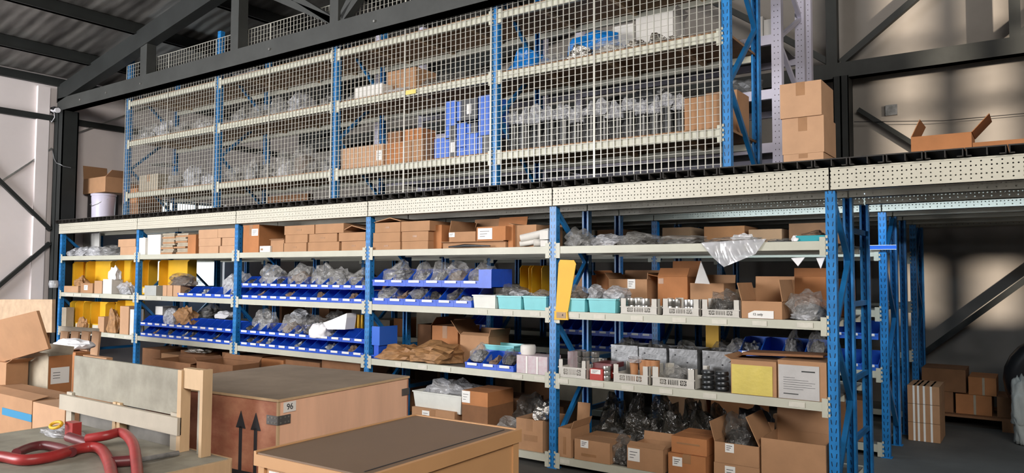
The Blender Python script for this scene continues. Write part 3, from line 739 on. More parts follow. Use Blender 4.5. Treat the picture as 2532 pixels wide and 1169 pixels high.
# ------------------------------------------------------------------ bay three
carton(601, 640, 556, 624, .03, .40, 'big brown carton wrapped in clear tape beside the third post', z=Z1, col='card_orange', tape=True, sticker=(.55, .95, .6, .85))
carton(642, 668, 608, 624, .0, .15, 'small white carton before the big brown carton, top shelf', z=Z1, col='white_card', tape=False, ink=[(.1, .3, .3, .6)])
carton(669, 702, 590, 622, .02, .22, 'small square carton beside the flat carton stack, third bay', z=Z1, col='card', tape=False, flaps=[('f', 110, .02)])
stack([([(700, 758), (760, 838), (842, 904)], 598, 'bottom'), ([(704, 760), (762, 832), (837, 904)], 577, 'middle'), ([(701, 776), (779, 850)], 555, 'top')], Z1, .02, .36, 0, 'third bay', 'flat cartons stacked in the third bay')
x0, x1, zt_, zb_ = span(838, 904, 572, 577, .02)
solo('cardboard_tent', MB().prism([(x0, .03, zt_+.0), (x0+(x1-x0)*.45, .03, zt_+.06), (x1, .03, zt_+.015), (x1, .03, zt_+.008), (x0+(x1-x0)*.45, .03, zt_+.052), (x0+.01, .03, zt_-.004)], (0, .3, 0)), 'card', 'raised tent shaped lid on the end stack of the third bay', 'lid')
bins(598, 905, 12, .0, Z2, .115, .24, 'middle shelf, third bay', 'lower row', G1, 730, conts=(1, 4, 7, 10))
bins(598, 905, 12, .012, Z2+.125, .115, .22, 'middle shelf, third bay', 'upper row', G1, 695, conts=(0, 3, 8, 11))
zz = Z2+.16
bag(628, 688, 650, 700, .06, .2, 'crumpled grey bag in the upper bins beside the third post', 'clear', 'item_grey', z=zz, spike=.3)
bag(700, 760, 648, 702, .05, .2, 'peaked grey bag in the upper bins, third bay middle shelf', 'clear', 'item_brown', z=zz, spike=.7)
bag(758, 808, 648, 700, .07, .2, 'tall shiny clear bag in the upper bins, third bay middle shelf', 'clear', 'item_grey', z=zz, spike=.4)
bag(800, 852, 658, 700, .05, .2, 'wide clear bag in the upper bins near the fourth post', 'clear', 'item_grey', z=zz)
bag(848, 905, 660, 698, .08, .2, 'grey green clear bag against the fourth post, upper bins', 'clear', 'item_dark', z=zz)
bins(594, 903, 12, .0, Z3, .115, .24, 'lower shelf, third bay', 'lower row', G1, 855, conts=(0, 1, 2, 5, 8, 10))
bins(594, 903, 12, .012, Z3+.125, .115, .22, 'lower shelf, third bay', 'upper row', G1, 815, conts=(0, 4, 5, 8))
zz = Z3+.16
bag(615, 668, 762, 805, .1, .2, 'frosted clear bag on the bins beside the third post, lower shelf', 'clear', 'item_grey', z=zz)
bag(684, 728, 776, 820, .05, .2, 'brown tinted clear bag in the upper bins, lower shelf third bay', 'clear', 'item_brown', z=zz)
bag(706, 750, 764, 800, .2, .2, 'pale bag standing behind the bins, lower shelf third bay', 'clear_milky', 'item_grey', z=zz+.08)
bag(735, 795, 780, 822, .05, .2, 'dark full bag beside the white wrap, lower shelf third bay', 'clear_dark', 'item_dark', z=zz)
bag(754, 800, 797, 832, -.02, .16, 'white crumpled wrapping lying over two blue bins', 'cloth_white', None, z=Z3+.14, name='white_wrap', cat='wrap', rough=.25)
x0, x1, zt_, zb_ = span(799, 857, 773, 818, .0)
solo('white_wrap', MB().prism([(x0, .0, zt_-.10), (x0+.06, 0, zb_+.01), (x1-.02, 0, zb_+.02), (x1, .0, zt_-.04), (x1-.02, .02, zt_), (x0+.1, .01, zt_-.07)], (0, .12, 0)), 'cloth_white', 'folded white foam sheet sticking up from the blue bins', 'wrap')
bag(800, 835, 765, 790, .25, .2, 'dark shiny bag behind the folded white sheet, third bay', 'clear_dark', 'item_dark', z=Z3+.25)
for i in range(4):
    x = at(868+9*i, 785, Y=.4)[0]
    solo('yellow_tool_handle', MB().tube([(x, .4, Z3), (x+.01, .4, Z3+.36)], .016, 8), 'yellow', f'yellow tool handle standing behind the bins, {ORD[i]} toward the fourth post', 'handle', 'yellow handles behind the bins')
# ------------------------------------------------------------------ bay four
stack([([(921, 990), (992, 1058)], 597, 'bottom'), ([(921, 989), (991, 1058)], 573, 'middle'), ([(925, 989), (991, 1063)], 548, 'top')], Z1, .02, .40, 0, 'fourth bay', 'flat cartons stacked in the fourth bay')
x0, x1, zt_, _z = span(923, 989, 539, 548, .02)
solo('cardboard_tent', MB().prism([(x0, .03, zt_-.03), (x0+(x1-x0)*.6, .03, zt_+.005), (x1, .03, zt_-.028), (x1, .03, zt_-.035), (x0+(x1-x0)*.6, .03, zt_-.003), (x0, .03, zt_-.036)], (0, .3, 0)), 'card', 'raised tent shaped lid on the stack beside the fourth post', 'lid')
carton(1070, 1092, 556, 615, .1, .3, 'open carton end beside the fourth bay stack, top shelf', z=Z1, col='card_orange', tape=False)
carton(1095, 1250, 598, 613, .03, .4, 'flat dented carton under the open carton, top shelf fourth bay', z=Z1, col='card', tape=False, flaps=[('f', 80, .03)])
zc = at(1150, 598, Y=.03)[2]
carton(1110, 1176, 573, 598, .03, .34, 'open carton with a white sticker and raised flap, fourth bay', z=zc, col='card', opened=True, sticker=(.0, .22, .5, .95), flaps=[('b', 10, .13), ('l', -12, .10)])
carton(1178, 1250, 560, 596, .0, .3, 'taped carton wrapped in clear film, fourth bay top shelf', z=zc+.003, col='card_orange', sticker=(.05, .55, .1, .9), tape=False, flaps=[('b', 14, .10)])
solo('rubber_strip', MB().tube([(at(1110, 608, Y=-.01)[0], -.012, Z1+.012), (at(1150, 608, Y=-.01)[0], -.016, Z1+.02), (at(1212, 608, Y=-.01)[0], -.012, Z1+.014)], [.006, .013, .005], 8), 'dark_metal', 'black rubber strip lying on the top shelf edge', 'strip')
carton(1272, 1326, 556, 612, .08, .4, 'open tall carton beside the white tubes, top shelf fourth bay', z=Z1, col='card', tape=False, opened=True, flaps=[('l', 75, .06), ('b', 0, .02)])
carton(1256, 1268, 556, 611, .05, .3, 'narrow upright carton edge beside the taped carton', z=Z1, col='card_orange', tape=False)
for i, (a, b, c, d, r) in enumerate(((1288, 590, 1345, 572, .032), (1286, 606, 1340, 592, .022), (1320, 606, 1350, 600, .03))):
    p = at(a, b, Y=.035); q = at(c, d, Y=.035); q.y = .12; p.z = max(p.z, Z1+r+.003); q.z = max(q.z, Z1+r+.003); q.x = min(q.x, PX(4)-.08)
    solo('plastic_tube', MB().tube([p, q], r, 12), 'white_card', f'white wrapped tube, {ORD[i]} from the top of the heap at the fifth post', 'tube', 'white tubes by the fifth post')
carton(1334, 1355, 570, 592, .0, .12, 'small white carton on the tubes at the fifth post', z=at(1345, 592, Y=0)[2], col='white_card', tape=False)
carton(1336, 1354, 594, 612, .0, .12, 'small white carton under another at the fifth post', z=Z1, col='white_card', tape=False)
bins(921, 1166, 6, .0, Z2, .155, .30, 'middle shelf, fourth bay', 'lower row', G1, 735, conts=(1, 3))
bins(921, 1188, 6, .012, Z2+.165, .155, .28, 'middle shelf, fourth bay', 'upper row', G1, 695, conts=())
x0 = at(1189, 690, Y=.03)[0]
solo('bin_end_panel', MB().box(x0, x0+.13, .0, .006, Z2+.165, Z2+.165+.15).box(x0, x0+.13, .006, .29, Z2+.165, Z2+.172).box(x0+.124, x0+.13, .006, .29, Z2+.165, Z2+.32), 'bin_blue', 'plain blue bin side at the end of the upper row, fourth bay', 'bin')
z5 = Z2+.2
bag(932, 1004, 640, 700, .05, .26, 'large clear bag in the first big upper bin, fourth bay', 'clear', 'item_grey', z=z5, spike=.2)
bag(1012, 1055, 645, 704, .05, .24, 'clear bag with pink parts in the upper row, fourth bay', 'clear', 'item_grey', z=z5-.03, spike=.5)
bag(1056, 1100, 642, 704, .05, .24, 'long grey clear bag folded over the upper row, fourth bay', 'clear', 'item_grey', z=z5-.03)
bag(1090, 1146, 643, 706, .06, .24, 'wide brownish clear bag in the upper row, fourth bay', 'clear', 'item_brown', z=z5-.03)
bag(1146, 1206, 646, 706, .04, .24, 'peaked clear bag in the last upper bin, fourth bay', 'clear', 'item_dark', z=z5-.03, spike=.6)
bag(922, 972, 706, 748, .02, .2, 'clear bag in the first big lower bin, fourth bay', 'clear', 'item_grey', z=Z2+.04)
bag(1004, 1048, 710, 748, .02, .2, 'clear bag of dark rings in the third big lower bin', 'clear', 'item_dark', z=Z2+.04)
bag(1096, 1134, 712, 748, .02, .2, 'clear bag of dark rings in the fifth big lower bin', 'clear_dark', 'item_dark', z=Z2+.04)
bag(1132, 1166, 732, 750, .01, .12, 'pale bagged parts in the last big lower bin', 'clear_milky', 'item_grey', z=Z2+.04)
def tub(p0, p1, pt, pb, Y, d, z, label, mt, h=None, name='plastic_tub', group=None, marks=False):
    x0, x1, zt_, _ = span(p0, p1, pt, pb, Y); z += LIFT; w = x1-x0-.012; h = zt_-z; g = .07
    t = thing(name, label, 'tub', ((x0+x1)/2, Y+d/2, z), 0, group); a, b = w/2, d/2; th = .003
    m = MB(); k = 1-g
    lo = [(-a*k, -b*k, 0), (a*k, -b*k, 0), (a*k, b*k, 0), (-a*k, b*k, 0)]; hi = [(-a, -b, h), (a, -b, h), (a, b, h), (-a, b, h)]
    lo2 = [(x*.96, y*.96, .004) for x, y, z_ in lo]; hi2 = [(x*.965, y*.965, h) for x, y, z_ in hi]
    m._add(lo+hi+lo2+hi2, [(3, 2, 1, 0)]+[(i, (i+1) % 4, 4+(i+1) % 4, 4+i) for i in range(4)]+[(8, 9, 10, 11)]+[(12+i, 12+(i+1) % 4, 8+(i+1) % 4, 8+i) for i in range(4)]+[(4+i, 4+(i+1) % 4, 12+(i+1) % 4, 12+i) for i in range(4)])
    m.box(-a-.006, a+.006, -b-.006, -b+.002, h-.010, h).box(-a-.006, -a+.002, -b, b, h-.01, h).box(a-.002, a+.006, -b, b, h-.01, h)
    part('tub_body', m, mt, t, world=False)
    return t
tub(1168, 1226, 729, 764, .0, .26, Z2, 'white plastic tub beside the blue bins, fourth bay', 'tub_white')
tub(1229, 1290, 731, 766, .0, .26, Z2, 'turquoise plastic tub between white tub and another turquoise tub', 'turq')
tub(1292, 1352, 732, 768, .0, .26, Z2, 'turquoise plastic tub just before the fifth post', 'turq')
bag(1222, 1285, 700, 736, .06, .2, 'black grey bag over the first turquoise tub', 'clear_dark', 'item_dark', z=Z2+.08)
bag(1245, 1300, 715, 740, .03, .2, 'clear film bag on the first turquoise tub', 'clear_milky', 'item_grey', z=Z2+.07)
bag(1300, 1352, 716, 742, .03, .2, 'brown tinted bag in the turquoise tub before the fifth post', 'clear', 'item_brown', z=Z2+.07)
for i, (a, b) in enumerate(((1285, 1308), (1314, 1340))):
    ybin(a, b, 656, 730, .45, .4, f'yellow divider bin deep in the fourth bay, {ORD[i]} of two', Z2)
# lower shelf
bag(921, 1012, 851, 893, -.02, .34, 'crumpled brown wrapping paper heap beside the fourth post', 'kraft', None, z=Z3, rough=.5, name='wrapping_paper', cat='paper', seed=3)
bag(990, 1104, 847, 890, -.03, .40, 'crumpled brown wrapping paper heap, wider one toward the cartons', 'kraft', None, z=Z3, rough=.5, name='wrapping_paper', cat='paper', seed=5)
carton(1032, 1066, 802, 850, .62, .3, 'dark carton deep behind the wrapping paper, lower shelf', z=Z3, col='card_dark', tape=False, opened=True, flaps=[('r', 40, .1)])
carton(1068, 1132, 806, 872, .42, .32, 'brown carton standing behind the wrapping paper, lower shelf', z=Z3, col='card_orange', tape=True)
carton(1137, 1208, 830, 884, .30, .30, 'open brown carton with raised flaps, lower shelf fourth bay', z=Z3, col='card', tape=False, opened=True, flaps=[('l', 42, .16), ('r', 15, .06), ('b', 5, .05), ('f', -65, .05)])
x0 = at(921, 832, Y=.03)[0]
solo('blue_tray', MB().box(x0, x0+.1, .02, .026, Z3+.13, Z3+.29).box(x0+.094, x0+.1, .026, .25, Z3+.13, Z3+.29).box(x0, x0+.1, .02, .25, Z3+.12, Z3+.13), 'bin_bright', 'bright blue bin side beside the fourth post, lower shelf', 'bin')
solo('blue_tray', MB().box(x0, x0+.1, .02, .25, Z3+.002, Z3+.03).box(x0+.02, x0+.08, .03, .24, Z3+.03, Z3+.12), 'bin_blue', 'low blue tray under the bright blue bin side', 'tray')
bins(1150, 1270, 3, .0, Z3, .13, .24, 'lower shelf, fourth bay', 'short row', G1, 895, conts=(1,))
bag(1152, 1196, 846, 895, .01, .16, 'clear bag in the short row of blue bins, fourth bay', 'clear', 'item_grey', z=Z3+.05)
bag(1236, 1270, 862, 905, .01, .16, 'dark clear bag in the short row of blue bins, fourth bay', 'clear_dark', 'item_dark', z=Z3+.05)
tub(1196, 1272, 853, 872, .26, .22, Z3+.11, 'turquoise tray behind the short row of blue bins', 'turq')
cbox('cardboard_box', 'small dark box carrying the turquoise tray', at(1200, 880, Y=.28)[0], at(1268, 880, Y=.28)[0], .28, .2, Z3, .11, col='card_dark', tape=False)
carton(1277, 1353, 880, 926, .0, .20, 'pale box with pink and red flecks before the fifth post', z=Z3, col='pink_box', tape=False)
solo('white_strap', MB().box(at(1300, 900, Y=-.003)[0], at(1304, 900, Y=-.003)[0], -.003, -.001, Z3+.003, at(1300, 880, Y=0)[2]).box(at(1326, 900, Y=-.003)[0], at(1330, 900, Y=-.003)[0], -.003, -.001, Z3+.003, at(1300, 880, Y=0)[2]), 'paper', 'two white straps around the pale flecked box', 'strap')
xc = at(1306, 865, Y=.1)[0]; zc = at(1315, 880, Y=0)[2]
solo('tape_roll', MB().lathe(xc, .1, [(.055, zc), (.062, zc+.02), (.062, zc+.06), (.055, zc+.075), (.025, zc+.075)], 18), 'white_card', 'round white spool standing on the pale flecked box', 'roll')
# bottom level
bag(1022, 1142, 938, 985, .12, .40, 'large crumpled clear liner in the grey tub, bottom shelf', 'clear_milky', None, z=.36, rough=.6)
tub(1020, 1142, 972, 1012, .10, .42, .27, 'big worn white grey tub holding a plastic liner', 'tub_white')
carton(1018, 1124, 1012, 1048, .08, .42, 'squashed carton with white sticker under the grey tub', z=Z0, col='card', tape=True, sticker=(.25, .42, .5, .9))
carton(1142, 1206, 1003, 1050, .02, .36, 'lower of two taped cartons in the fourth bay bottom', z=Z0, col='card_dark', tape=False)
carton(1142, 1206, 968, 1003, .02, .36, 'upper taped carton with a fragile mark sticker, fourth bay bottom', z=at(1170, 1003, Y=.02)[2], col='card_orange', tape=False, sticker=(.0, .32, .15, .98))
carton(1276, 1342, 1036, 1118, .02, .35, 'tall carton at the foot of the fifth post', z=Z0, col='card', tape=True, ink=[(.3, .8, .3, .5)])
bag(1210, 1276, 1035, 1070, .02, .25, 'clear film scrap on the bottom shelf between cartons', 'clear', 'item_brown', z=Z0)
bag(1245, 1350, 975, 1040, .3, .4, 'heap of black shiny bags at the bottom of the fourth bay', 'clear_dark', 'item_dark', z=Z0, rough=.6, seed=2)
bag(1306, 1352, 998, 1036, .0, .18, 'silvery wrapped parts on the tall carton by the fifth post', 'foil', None, z=at(1310, 1036, Y=.02)[2], rough=.5)
# ------------------------------------------------------------------ bay five, top shelf
bag(1380, 1442, 556, 612, .02, .3, 'peaked grey film bag at the fifth post, top shelf', 'clear', 'item_grey', z=Z1, spike=1.1, seed=4)
bag(1430, 1470, 584, 610, .03, .3, 'small clear bag beside the peaked bag, top shelf', 'clear', 'item_grey', z=Z1)
bag(1450, 1530, 574, 610, .05, .32, 'pale clear bag over coppery parts, top shelf fifth bay', 'clear_milky', 'item_brown', z=Z1, ch=.4)
bag(1515, 1612, 569, 609, .08, .34, 'black and clear wrapped plates, top shelf fifth bay', 'clear', 'item_dark', z=Z1, ch=.7)
bag(1602, 1738, 577, 608, .03, .38, 'wide clear wrapped dark plates in the middle of the top shelf', 'clear', 'item_dark', z=Z1, ch=.6)
bag(1734, 1880, 580, 607, .0, .38, 'long draped clear bag of plates, top shelf fifth bay', 'clear', 'item_brown', z=Z1, ch=.6)
P1 = [at(1734, 600, Y=-.01), at(1895, 590, Y=-.01), at(1868, 628, Y=-.02), at(1790, 660, Y=-.02), at(1762, 636, Y=-.02)]
solo('plastic_film', MB().prism(P1, (0, -.002, 0)), 'clear_milky', 'clear plastic sheet hanging in a point over the top shelf edge', 'film')
bag(1880, 1962, 586, 606, .03, .3, 'flat clear bag between hanging sheet and teal box', 'clear', 'item_grey', z=Z1)
bag(1800, 1862, 574, 600, .25, .2, 'white crumpled paper behind the draped bag, top shelf', 'cloth_white', None, z=Z1)
carton(1968, 2040, 582, 602, .02, .3, 'teal box holding crumpled brown wrap, top shelf end', z=Z1, col='teal_card', tape=False, opened=True)
bag(1966, 2044, 566, 592, .06, .24, 'dark brown crumpled wrap inside the teal box', 'item_brown', None, z=Z1+.02, name='crumpled_wrap', cat='wrap')
bag(1954, 1972, 580, 600, .0, .1, 'white tissue beside the teal box', 'cloth_white', None, z=Z1, name='tissue', cat='paper')
for i, (a, b, pb) in enumerate(((1956, 1990, 658), (2018, 2040, 664))):
    q = [at(a, 638, Y=.03), at(b, 636, Y=.03), at((a+b)/2, pb, Y=.03)]
    solo('plastic_film', MB().prism([v for v in q], (0, .01, 0)), 'cloth_white', f'white torn film hanging from the rear beam, {ORD[i]} toward the end post', 'film')
# middle shelf
x0, x1, zt_, zb_ = span(1372, 1420, 643, 790, -.02)
t = thing('divider_bin', 'tall yellow divider standing at the fifth post with a numbered tag', 'bin', ((x0+x1)/2, -.02, zb_), 0, 'yellow divider bins')
m = MB(); zb2 = Z2-.055
m.prism([at(1374, 768, Y=-.012), at(1404, 770, Y=-.012), at(1424, 652, Y=-.012), at(1419, 643, Y=-.012), at(1385, 642, Y=-.012), at(1381, 650, Y=-.012)], (0, .006, 0))
m.prism([at(1371, 768, Y=-.018), at(1402, 770, Y=-.018), at(1404, 791, Y=-.018), at(1370, 790, Y=-.018)], (0, .014, 0))
part('bin_body', m, 'yellow', t)
q = [at(1376, 771, Y=-.020), at(1399, 772, Y=-.020), at(1399, 787, Y=-.020), at(1376, 786, Y=-.020)]
part('number_tag', MB().prism(q, (0, .0015, 0)), 'ply_edge', t, label='tan tag with a four')
def text(s, size, loc, rot, parent, mt='ink', label=None, name='lettering', ext=.0006):
    cu = bpy.data.curves.new(name, 'FONT'); cu.body = s; cu.size = size; cu.extrude = ext; cu.align_x = 'CENTER'; cu.align_y = 'CENTER'
    ob = bpy.data.objects.new(name, cu); C.objects.link(ob)
    dg = bpy.context.evaluated_depsgraph_get(); me = bpy.data.meshes.new_from_object(ob.evaluated_get(dg)); bpy.data.objects.remove(ob)
    me.materials.clear(); me.materials.append(M[mt])
    o = bpy.data.objects.new(name, me); C.objects.link(o)
    mw = Matrix.Translation(loc) @ Euler(rot).to_matrix().to_4x4()
    if parent is not None:
        o.parent = parent; pm = Matrix.LocRotScale(parent.location, parent.rotation_euler, parent.scale); mw = pm.inverted() @ mw
    o.matrix_basis = mw; return o
p = at(1391, 779, Y=-.021); text('4', .028, p, (math.pi/2, 0, 0), t)
tub(1384, 1448, 737, 774, .0, .26, Z2, 'turquoise tub beside the tall yellow divider', 'turq')
tub(1453, 1524, 738, 777, .0, .26, Z2, 'turquoise tub between another and the grey crates', 'turq')
bag(1385, 1450, 702, 742, .04, .2, 'yellow tinted clear bag in the tub beside the yellow divider', 'clear', 'item_brown', z=Z2+.08, spike=.5)
bag(1444, 1480, 702, 742, .05, .2, 'clear bag in the second turquoise tub of the fifth bay', 'clear_milky', 'item_grey', z=Z2+.08)
bag(1480, 1545, 706, 742, .04, .2, 'clear bag hanging over the edge of the second turquoise tub', 'clear_milky', 'item_grey', z=Z2+.08)
def crate(p0, p1, pt, pc, pb, Y, d, z, label, group):
    """grey vented crate: pt px of corner post tops, pc px of the wall top"""
    x0, x1, zt_, _ = span(p0, p1, pt, pb, Y); zc = at((p0+p1)/2, pc, Y=Y)[2]; z += LIFT; w = x1-x0-.006; h = zt_-z; hw = zc-z; a = w/2
    t = thing('stacking_crate', label, 'crate', ((x0+x1)/2, Y+d/2, z), 0, group); b = d/2
    m = MB(); th = .004
    m.box(-a, a, -b, b, 0, th).box(-a, a, b-th, b, th, hw).box(-a, -a+th, -b, b, th, hw).box(a-th, a, -b, b, th, hw)
    # front wall with slots
    m.box(-a, a, -b, -b+th, th, hw*.28).box(-a, a, -b, -b+th, hw*.82, hw)
    m.box(-a, -a*.62, -b, -b+th, hw*.28, hw*.82).box(a*.62, a, -b, -b+th, hw*.28, hw*.82)
    for s in (-1, 1):
        c = s*a*.47
        for k in range(4):
            an = math.pi*k/4; dx, dz = math.cos(an)*a*.15, math.sin(an)*hw*.27
            m.bar((c-dx, -b+th/2, hw*.55-dz), (c+dx, -b+th/2, hw*.55+dz), .004, .003, up=(0, 1, 0))
        m.box(c-s*a*.17-.003, c-s*a*.17+.003, -b, -b+th, hw*.28, hw*.82)
    for k in range(7):
        xx = -a*.26+a*.52*k/6; m.box(xx-.003, xx+.003, -b, -b+th, hw*.28, hw*.82)
    m.box(-a-.003, a+.003, -b-.003, -b, hw*.9, hw)
    part('crate_body', m, 'crate_grey', t, world=False)
    for sx in (-1, 1):
        for sy in (-1, 1):
            xa = sx*a; cm = MB().box(min(xa, xa-sx*a*.30), max(xa, xa-sx*a*.30), sy*b-(.004 if sy > 0 else 0), sy*b+(.004 if sy < 0 else 0), hw, h).box(min(xa, xa-sx*.004), max(xa, xa-sx*.004), min(sy*b, sy*b-sy*.05), max(sy*b, sy*b-sy*.05), hw, h)
            part('corner_post', cm, 'crate_grey', t, world=False)
    return t
GC = 'grey vented stacking crates'
crate(1533, 1626, 738, 758, 782, .0, .28, Z2, 'grey vented crate beside the turquoise tubs, middle shelf', GC)
crate(1637, 1730, 739, 761, 787, .0, .28, Z2, 'grey vented crate, middle of three on the middle shelf', GC)
crate(1734, 1830, 741, 765, 793, .0, .28, Z2, 'grey vented crate beside the open lettered carton', GC)
def jars(spec, z, Y, r, h, n, mt, lab, cat='jar', name='metal_jar'):
    for i, px in enumerate(spec):
        x = at(px, 760, Y=Y)[0]; m = MB()
        for k in range(n): m.lathe(x, Y, [(r*.96, z+h*k), (r, z+h*k+.004), (r, z+h*(k+1)-.006), (r*.96, z+h*(k+1)-.002)], 16)
        solo(name, m, mt, f'{lab}, {ORD[i]} in its row', cat, lab)
jars((1560, 1578, 1597), Z2+.012, .10, .035, .05, 2, 'metal', 'silvery ring stack in the crate beside the tubs', 'ring')
jars((1655, 1672), Z2+.012, .10, .035, .05, 2, 'metal', 'silvery ring stack in the middle grey crate', 'ring')
jars((1702, 1716), Z2+.012, .10, .033, .05, 2, 'metal', 'taller ring stack at the end of the middle crate', 'ring')
bag(1740, 1822, 712, 760, .05, .2, 'dark clear bag filling the crate beside the lettered carton', 'clear_dark', 'item_dark', z=Z2+.01)
t = carton(1833, 1934, 745, 792, .0, .30, 'open carton with a handwritten white sheet and raised flaps', z=Z2, col='card', opened=True, flaps=[('b', 4, .16), ('l', 14, .12), ('r', -8, .14)])
x0, x1, zt_, zb_ = span(1850, 1913, 768, 790, -.002); zb_ = Z2+.004
part('paper_sheet', MB().prism([(x0, -.003, zb_), (x1, -.003, zb_), (x1, -.003, zt_), (x0+.04, -.003, zt_), (x0, -.003, zb_+.03)], (0, .002, 0)), 'paper', t, label='white sheet with writing')
text('12 only', .022, Vector((x0*.62+x1*.38, -.0045, (zt_+zb_)/2)), (math.pi/2, 0, 0), t)
bag(1932, 2044, 714, 796, .0, .30, 'big clear bag full of shiny metal parts at the end post', 'clear', 'item_grey', z=Z2, ch=.55, spike=.25)
bag(1934, 2044, 765, 798, .01, .28, 'shiny bagged parts under the big clear bag', 'clear_milky', 'dark_metal', z=Z2)
# behind, middle shelf
YBk = .62
carton(1400, 1455, 680, 720, YBk, .3, 'carton deep behind the turquoise tubs, middle shelf', z=Z2, col='card', tape=False)
carton(1460, 1520, 678, 722, YBk, .3, 'carton with open lid deep behind the second turquoise tub', z=Z2, col='card_orange', tape=False, opened=True, flaps=[('f', 60, .06)])
carton(1505, 1600, 690, 745, .34, .28, 'open carton with a white tag behind the first grey crate', z=Z2, col='card', tape=False, opened=True, sticker=(.5, .7, .7, 1.0), flaps=[('b', 5, .07), ('l', 40, .06), ('r', 5, .05)])
carton(1626, 1700, 684, 742, .34, .28, 'tall carton with red print behind the middle crate', z=Z2, col='card_orange', tape=False, opened=True, flaps=[('b', 4, .12), ('l', 80, .08), ('f', -40, .08)], ink=[(.02, .2, .8, .95), (.6, .95, .12, .25)])
carton(1706, 1790, 700, 745, .32, .25, 'wide carton behind the crate beside the lettered carton', z=Z2, col='card', tape=False, opened=True, flaps=[('b', 8, .06)])
q = [at(1718, 700, Y=.2), at(1755, 702, Y=.2), at(1733, 645, Y=.22)]
solo('plastic_film', MB().prism(q, (0, .01, 0)), 'sheet_white', 'white peaked film with red print before the tall carton', 'film')
carton(1935, 2043, 684, 760, .36, .30, 'large brown carton behind the bag of metal parts', z=Z2, col='card_orange', tape=False, opened=True, flaps=[('b', 4, .06)])
carton(2052, 2118, 690, 770, .62, .3, 'brown carton seen past the end post, middle shelf', z=Z2, col='card_orange', tape=True)
carton(2052, 2110, 575, 634, .62, .3, 'brown carton seen past the end post, top shelf', z=Z1, col='card', tape=False)
# lower shelf, bay five
crate(1380, 1450, 890, 908, 938, .0, .26, Z3, 'grey vented crate beside the fifth post, lower shelf', GC)
crate(1515, 1604, 903, 925, 958, -.0, .26, Z3, 'grey vented crate before the brown cups, lower shelf', GC)
crate(1611, 1719, 910, 935, 965, -.0, .28, Z3, 'widest grey vented crate, lower shelf', GC)

for i, (px, n) in enumerate(((1430, 4), (1450, 4), (1472, 4), (1490, 3))):
    x = at(px, 880, Y=.26)[0]; m = MB()
    for k in range(n): m.lathe(x, .26, [(.028, Z3+.045*k), (.034, Z3+.045*k+.006), (.034, Z3+.045*(k+1)-.004)], 14)
    solo('metal_cup', m, 'metal', f'tall silvery cup stack behind the first crate, {ORD[i]} from the fifth post', 'cup', 'silvery cup stacks')
carton(1380, 1412, 868, 905, .16, .2, 'red and white printed carton behind the crate at the fifth post', z=Z3, col='pink_box', tape=False)
t = carton(1458, 1490, 912, 943, .0, .18, 'small red box with white label, lower shelf', z=Z3, col='red_box', tape=False, sticker=(.08, .85, .55, .95))
carton(1466, 1512, 898, 912, .06, .2, 'dark red flat box on the small red box', z=at(1474, 912, Y=0)[2], col='red_dark', tape=False)
jars((1500,), Z3+.002, .04, .030, .035, 3, 'metal', 'silvery tin stack between red box and crate', 'tin', 'metal_tin')
for i, (a, b, pt, pb) in enumerate(((1511, 1577, 853, 905), (1580, 1648, 859, 915), (1655, 1724, 863, 915), (1737, 1812, 868, 920))):
    x0, x1, zt_, zb_ = span(a, b, pt, pb, .34)
    tt = thing('steel_box', f'grey steel box on the lower shelf, {ORD[i]} from the fifth post', 'box', ((x0+x1)/2, .34, Z3), 0, 'grey steel boxes on the lower shelf')
    hh = zt_-Z3; m = MB().box(x0, x1, .34, .343, Z3, zt_).box(x0, x0+.003, .343, .6, Z3, zt_).box(x1-.003, x1, .343, .6, Z3, zt_).box(x0, x1, .597, .6, Z3, zt_).box(x0, x1, .343, .6, Z3, Z3+.003).box(x0, x1, .335, .34, zt_-.012, zt_)
    part('box_body', m, 'item_grey', tt)
    part('bolt_hole', MB().box(x0+.04, x0+.052, .3385, .3400, zt_-.05, zt_-.04), 'ink', tt); part('bolt_hole', MB().box(x1-.08, x1-.068, .3385, .34, zt_-.10, zt_-.09), 'ink', tt)
    bag(a+4, b-4, pt-20, pt+22, .38, .2, f'dark clear bag in the grey steel box, {ORD[i]} from the fifth post', 'clear_dark', 'item_dark', z=Z3+.1)
for i, px in enumerate((1562, 1592, 1606, 1620)):
    x = at(px, 905, Y=.10 if i else .06)[0]; y = .10+.0*i
    solo('brown_cup', MB().lathe(x, y, [(.024, Z3+.01), (.034, Z3+.16), (.036, Z3+.165), (.02, Z3+.16)], 14), 'brown_cup', f'brown cylinder in the crates of the lower shelf, {ORD[i]} from the fifth post', 'cup', 'brown cylinders')
bag(1543, 1585, 880, 912, .04, .1, 'clear film over the first brown cylinder', 'clear_milky', None, z=Z3+.14)
bag(1628, 1700, 905, 932, .05, .18, 'dark clear bag in the widest grey crate', 'clear', 'item_dark', z=Z3+.01)
jars((1708,), Z3+.01, .1, .03, .06, 2, 'metal', 'silvery can in the widest grey crate', 'can', 'metal_can')
for i, px in enumerate((1748, 1783)):
    x = at(px, 940, Y=.06)[0]
    for k in range(4):
        solo('brake_disc', MB().lathe(x, .08+.0, [(.040, Z3+.003+.033*k), (.0435, Z3+.033*k+.006), (.0435, Z3+.033*k+.020), (.038, Z3+.033*k+.030)], 18), 'dark_metal', f'dark metal ring, {ORD[k]} from bottom of the {"first" if i == 0 else "second"} stack before the yellow sheet', 'ring', 'dark metal rings')
t = carton(1807, 1920, 893, 984, .0, .30, 'carton faced with a yellow sheet under clear film', z=Z3, col='card', tape=False, flaps=[('f', -88, .1), ('l', 60, .05)])
x0, x1, zt_, zb_ = span(1809, 1910, 903, 980, -.003)
part('yellow_sheet', MB().box(x0, x1, -.003, -.001, Z3+.004, zt_), 'sheet_yellow', t, label='yellow sheet')
t = carton(1923, 2045, 893, 996, .0, .32, 'carton faced with a white printed sheet under clear film', z=Z3, col='card', tape=False)
